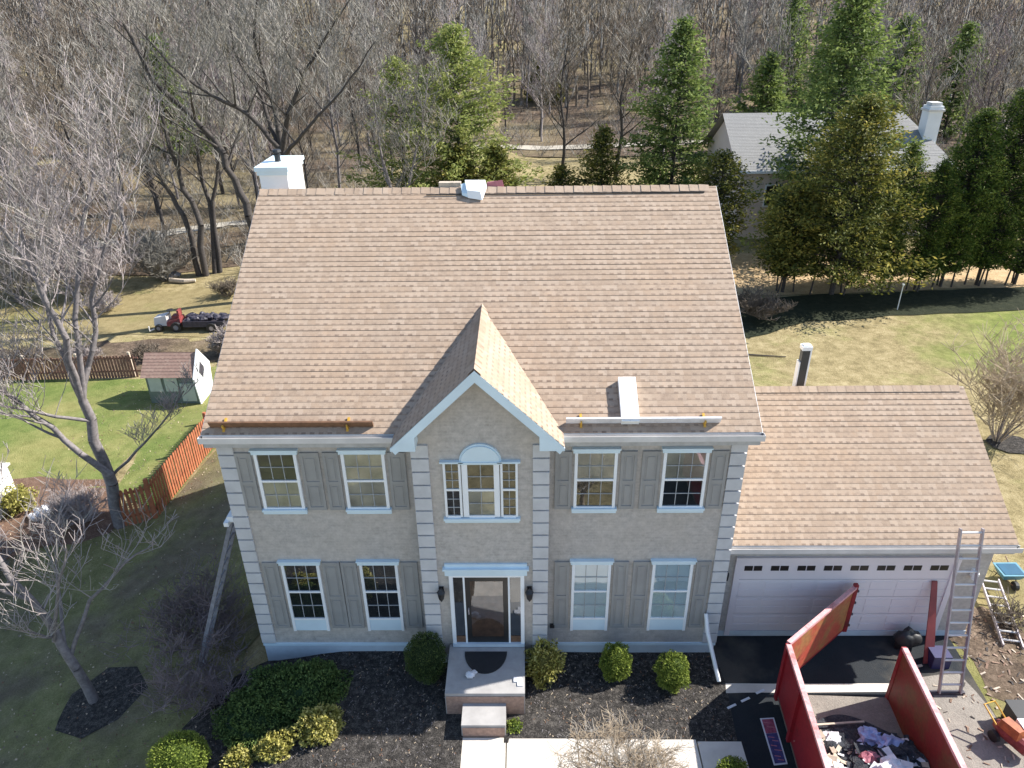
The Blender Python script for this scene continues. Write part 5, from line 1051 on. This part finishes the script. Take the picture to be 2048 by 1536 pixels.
for k, (u, v, s) in enumerate([(.35, .1, .1), (.55, .2, .12), (.4, .42, .1), (.6, .5, .1), (.4, .6, .1), (.6, .7, .12), (.45, .82, .1), (.6, .9, .1)]):
    p = bil(u, v)+Vector((0, 0, .014)); b.beam(p-Vector((s*.6, 0, 0)), p+Vector((s*.6, -.02, 0)), .018, .004)
b.build('faded_lettering', M['pink_bag'], B0)
# machine at the right edge, cable
x, y = 10.62, -2.35; z = G(x, y)+.04; Mx = thing('compressor', (x, y, z), 'orange and red wheeled compressor at the bottom right edge', 'compressor')
b = MB(); b.tube([(x-.12, y+.28, z+.26), (x-.05, y+.1, z+.26), (x+.16, y-.36, z+.26), (x+.19, y-.42, z+.26)], [.09, .16, .16, .08], 12); b.build('tank', M['red'], Mx)
b = MB(); b.hexa([(x-.22, y+.12, z+.38), (x+.0, y+.2, z+.38), (x+.16, y-.2, z+.38), (x-.06, y-.26, z+.38), (x-.2, y+.1, z+.58), (x-.02, y+.16, z+.58), (x+.13, y-.16, z+.58), (x-.03, y-.22, z+.58)]); b.build('motor_housing', M['orange'], Mx)
b = MB(); b.box(x+.1, x+.32, y-.15, y+.1, z+.36, z+.6); b.build('pump_head', M['white_bag'], Mx)
b = MB(); b.tube([(x-.25, y+.1, z+.4), (x-.38, y+.42, z+.62), (x-.12, y+.5, z+.62), (x+.02, y+.2, z+.4)], .018, 6); b.build('handle', M['yellow'], Mx)
for wx, wy in ((-.24, .05), (.22, .2)):
    b = MB(); b.tube([(x+wx-.04, y+wy, z+.12), (x+wx+.04, y+wy+.02, z+.12)], .12, 12); b.build('wheel', M['black'], Mx)
b = MB(); b.tube([(x+.55, y+.3, z+.02), (x+.3, y+.6, z+.02), (x+.62, y+.75, z+.02), (x+.9, y+.3, z+.03)], .02, 6)
o = b.build('air_hose', M['black'], loc=(x+.5, y+.5, z)); tag(o, 'black air hose looping behind the orange compressor', 'hose')
b = MB(); b.box(x+.25, x+.75, y+.15, y+.62, z, z+.42); b.box(x+.22, x+.78, y+.12, y+.65, z+.42, z+.47); o = b.build('tool_crate', M['black'], loc=(x+.5, y+.4, z)); tag(o, 'dark lidded crate beside the orange compressor', 'crate')
# red post / hand truck by the garage door, dark bag, shovel
x, y = 10.0, .1; z = G(x, y)+.03
b = MB(); b.hexa([(9.92, -.35, z), (10.16, -.35, z), (10.16, -.32, z), (9.92, -.32, z), (10.06, .42, z+1.75), (10.18, .42, z+1.75), (10.18, .45, z+1.75), (10.06, .45, z+1.75)]); o = b.build('leaning_board', M['dark_red'], loc=(x, y, z)); tag(o, 'dark red tapered board leaning on the garage door behind the ladder', 'board')
x, y = 9.72, .15; b = MB(); b.blob((x, y, z+.24), .3, .2, .26, 9, .35, 14, 9, 1.8); o = b.build('rubbish_bag', M['black'], loc=(x, y, z), smooth=True); tag(o, 'black rubbish bag against the lower right of the garage door', 'bag')
b = MB(); b.box(10.02, 10.42, -.5, -.15, z, z+.36); o = b.build('shingle_pack', M['navy'], loc=(10.2, -.3, z)); tag(o, 'dark blue box on the ground seen through the garage ladder', 'box')
b = MB(); b.beam((9.3, -.55, z+.02), (9.85, -.42, z+.03), .05, .03); o = b.build('scrap_board', M['board'], loc=(9.5, -.5, z)); tag(o, 'thin pale board on the shaded asphalt near the garage door', 'board')
b = MB(); b.box(9.25, 10.4, -1.20, -1.12, G(9.8, -1.2)+.035, G(9.8, -1.2)+.10); o = b.build('ladder_foot_board', M['dark_steel'], loc=(9.8, -1.2, -.25)); tag(o, 'dark board lying across the foot of the garage ladder', 'board')
# blue tub and brush right of the garage
x, y = 13.35, 2.35; z = G(x, y)+.02; b = MB(); T = thing('wheelbarrow', (x, y, z), 'blue wheelbarrow tub on the grass beyond the garage corner', 'wheelbarrow')
b.hexa([(x-.3, y-.25, z+.25), (x+.3, y-.25, z+.25), (x+.3, y+.25, z+.25), (x-.3, y+.25, z+.25), (x-.45, y-.38, z+.55), (x+.45, y-.38, z+.55), (x+.45, y+.38, z+.55), (x-.45, y+.38, z+.55)]); b.build('tray', M['ltblue'], T)
b = MB(); b.box(x-.36, x+.36, y-.3, y+.3, z+.551, z+.565); b.build('load', M['blue'], T)
b = MB(); b.tube([(x-.06, y-.5, z+.18), (x+.06, y-.5, z+.18)], .18, 12); b.build('wheel', M['black'], T)
for sg in (-1, 1):
    b = MB(); b.tube([(x+sg*.08, y-.5, z+.2), (x+sg*.28, y+.1, z+.25), (x+sg*.3, y+.8, z+.5)], .02, 6); b.build('handle', M['brown_wood'], T)
    b = MB(); b.tube([(x+sg*.26, y+.2, z+.26), (x+sg*.26, y+.28, z)], .018, 6); b.build('leg', M['black'], T)
T.scale = (.68, .68, .68)
twig_bush('bare_bush', (12.5, .9, G(12.5, .9)), .55, .7, 'small brown bush beside the lying ladder', M['twig_brown'], M['twig_brown'], 91, 16, 2, 4, .008, lean=.9)
b = MB(); R = random.Random(44)
for i in range(330):
    x = R.uniform(10.9, 13.4); y = R.uniform(-3.2, 1.2); z = G(x, y)+.035; a = R.uniform(0, 3.1); s = R.uniform(.02, .09); w_ = R.uniform(.01, .05); b.cur = R.choice([0, 1, 1, 2, 2])
    b.beam((x-math.cos(a)*s, y-math.sin(a)*s, z), (x+math.cos(a)*s, y+math.sin(a)*s, z+.02), w_, .01)
for i in range(110):
    x = R.uniform(9.0, 10.8); y = R.uniform(-4.5, -.9); z = G(x, y)+.042; a = R.uniform(0, 3.1); s = R.uniform(.02, .06); b.cur = R.choice([0, 1, 1, 2])
    b.beam((x-math.cos(a)*s, y-math.sin(a)*s, z), (x+math.cos(a)*s, y+math.sin(a)*s, z+.01), R.uniform(.01, .04), .008)
o = b.build('litter_scraps', [M['board'], M['brown_wood'], M['bark_dark']], loc=(11, -1, -.3)); tag(o, 'scattered roofing scraps and sticks on the ground by the garage', 'scraps', kind='stuff')
# chips of mulch and dead leaves, far too many to count
b = MB(); R = random.Random(71); n_ = 0
while n_ < 2600:
    x = R.uniform(-6.2, 5.15); y = R.uniform(-4.6, 0.05)
    if -.9 < x < .9 and y > -2.4: continue
    if -.55 < x < 4.5 and y < -2.25: continue
    if x < -5.2 and y > -1: continue
    n_ += 1; z = G(x, y)+.036; a = R.uniform(0, 3.1); s = R.uniform(.008, .028); b.cur = R.choice([0, 0, 0, 1, 2, 3])
    b.beam((x-math.cos(a)*s, y-math.sin(a)*s, z), (x+math.cos(a)*s, y+math.sin(a)*s, z+R.uniform(0, .02)), R.uniform(.006, .016), .008)
o = b.build('mulch_chips', [M['bark_grey'], M['twig_tan'], M['bark_dark'], M['brown_wood']], loc=(0, -2, -.3)); tag(o, 'loose bark chips on the mulch beds', 'mulch chips', kind='stuff')
b = MB(); n_ = 0
while n_ < 4200:
    x = R.uniform(-17, -5.6); y = R.uniform(-3.5, 17); z = G(x, y)+.03; a = R.uniform(0, 3.1); s = R.uniform(.012, .035); n_ += 1; b.cur = R.choice([0, 1, 2]); t_ = R.uniform(-.02, .03)
    p = Vector((math.cos(a)*s, math.sin(a)*s, t_)); q = Vector((-math.sin(a)*s*.6, math.cos(a)*s*.6, R.uniform(-.01, .02))); c = Vector((x, y, z+.01)); b.face([c-p, c+q, c+p, c-q])
o = b.build('fallen_leaves', [M['twig_tan'], M['brown_wood'], M['twig_brown']], loc=(-10, 6, -1.5)); tag(o, 'dead leaves scattered over the left lawn', 'leaves', kind='stuff')
# stray paper scraps on the driveway shadow
for i, (x, y) in enumerate([(5.28, -1.5), (5.62, -1.33), (6.0, -1.12)]):
    z = G(x, y)+.04; b = MB(); b.beam((x-.1, y-.04, z), (x+.1, y+.05, z+.01), .05, .012); o = b.build('paper_scrap', M['white_bag'], loc=(x, y, z)); tag(o, ['pale scrap on the shaded driveway farthest from the dumpster', 'middle one of three pale scraps left of the dumpster', 'pale scrap on the driveway touching the dumpster corner'][i], 'scrap', 'pale scraps left of the dumpster')
b = MB(); b.tube([(9.7, 16.9, G(9.7, 17)+.05), (10.9, 16.6, G(10.9, 16.6)+.05), (12.2, 16.4, G(12.2, 16.4)+.04)], [.04, .035, .02], 6); o = b.build('fallen_branch', M['bark_dark'], loc=(11, 16.6, -.6)); tag(o, 'thin dark branch on the back lawn right of the house', 'branch')
# ---------------------------------------------------------------- neighbouring house
N = thing('neighbour_house', (20, 38, -.6), 'low beige house with grey roof and white chimney behind the evergreens', 'house')
nx0, nx1, ny0, ny1 = 14.4, 27.2, 34.0, 44.0; ne = 3.6; nr = 6.3; nyr = 38.5
b = MB(); b.box(nx0, nx1, ny0, ny1-1, -1, ne-.01); b.build('wall', M['siding_beige'], N)
b = MB(); k = (nr-ne)/(nyr-ny0+.4)
hp = 3.6      # hipped left end
course_roof(b, (nx0-.4, ny0-.4, ne), (1, 0, 0), (0, 1, k), math.hypot(1, k)*(nyr-ny0+.4), lambda s: 0, lambda s: nx1-nx0+.8-s/math.hypot(1, k)*.4)
course_roof(b, (nx1+.4, 2*nyr-ny0+.4, ne), (-1, 0, 0), (0, -1, k), math.hypot(1, k)*(nyr-ny0+.4), lambda s: s/math.hypot(1, k)*.4, lambda s: nx1-nx0+.8)
b.build('roof', M['shingle_grey'], N)
b = MB(); b.prism([(nx0, ny0, ne-.02), (nx0, nyr, nr-.1), (nx0, 2*nyr-ny0, ne-.02)], (.1, 0, 0)); b.build('gable_wall', M['siding_beige'], N)
b = MB(); b.face([(nx1+.4, ny0-.4, ne), (nx1+.4, 2*nyr-ny0+.4, ne), (nx1+.4-.4*(nyr-ny0+.4), nyr, nr)]); b.build('roof_end', M['shingle_grey'], N)
b = MB(); b.box(nx0-.4, nx1+.4, ny0-.44, ny0-.4, ne-.16, ne+.01); b.build('gutter', M['white'], N)
b = MB(); b.box(26.1, 26.95, 36.0, 36.9, 0, 6.9); c = b.build('chimney', M['white'], N)
b = MB(); b.box(26.02, 27.03, 35.92, 36.98, 6.6, 6.72); b.box(26.2, 26.85, 36.1, 36.8, 6.9, 7.1); b.build('chimney_cap', M['gutter'], c)
for x in (16.0, 19.5, 24.0):
    b = MB(); b.box(x, x+1.1, ny0-.04, ny0-.005, 1.3, 2.7); w_ = b.build('window', M['white'], N); b = MB(); b.box(x+.08, x+1.02, ny0-.05, ny0-.041, 1.4, 2.6); b.build('pane', M['door'], w_)
# garden post in the painted shadow band by the hedge
b = MB(); x, y = 19.3, 21.6; z = G(x, y); b.box(x-.018, x+.018, y-.018, y+.018, z, z+1.3); b.box(x-.05, x+.05, y-.05, y+.05, z+1.3, z+1.36); o = b.build('marker_post', M['white'], loc=(x, y, z)); tag(o, 'thin pale post standing in the painted shadow band by the hedge', 'post')
for p_ in list(bpy.data.objects):
    if p_.name.startswith('Empty'): print('stray', p_.name)
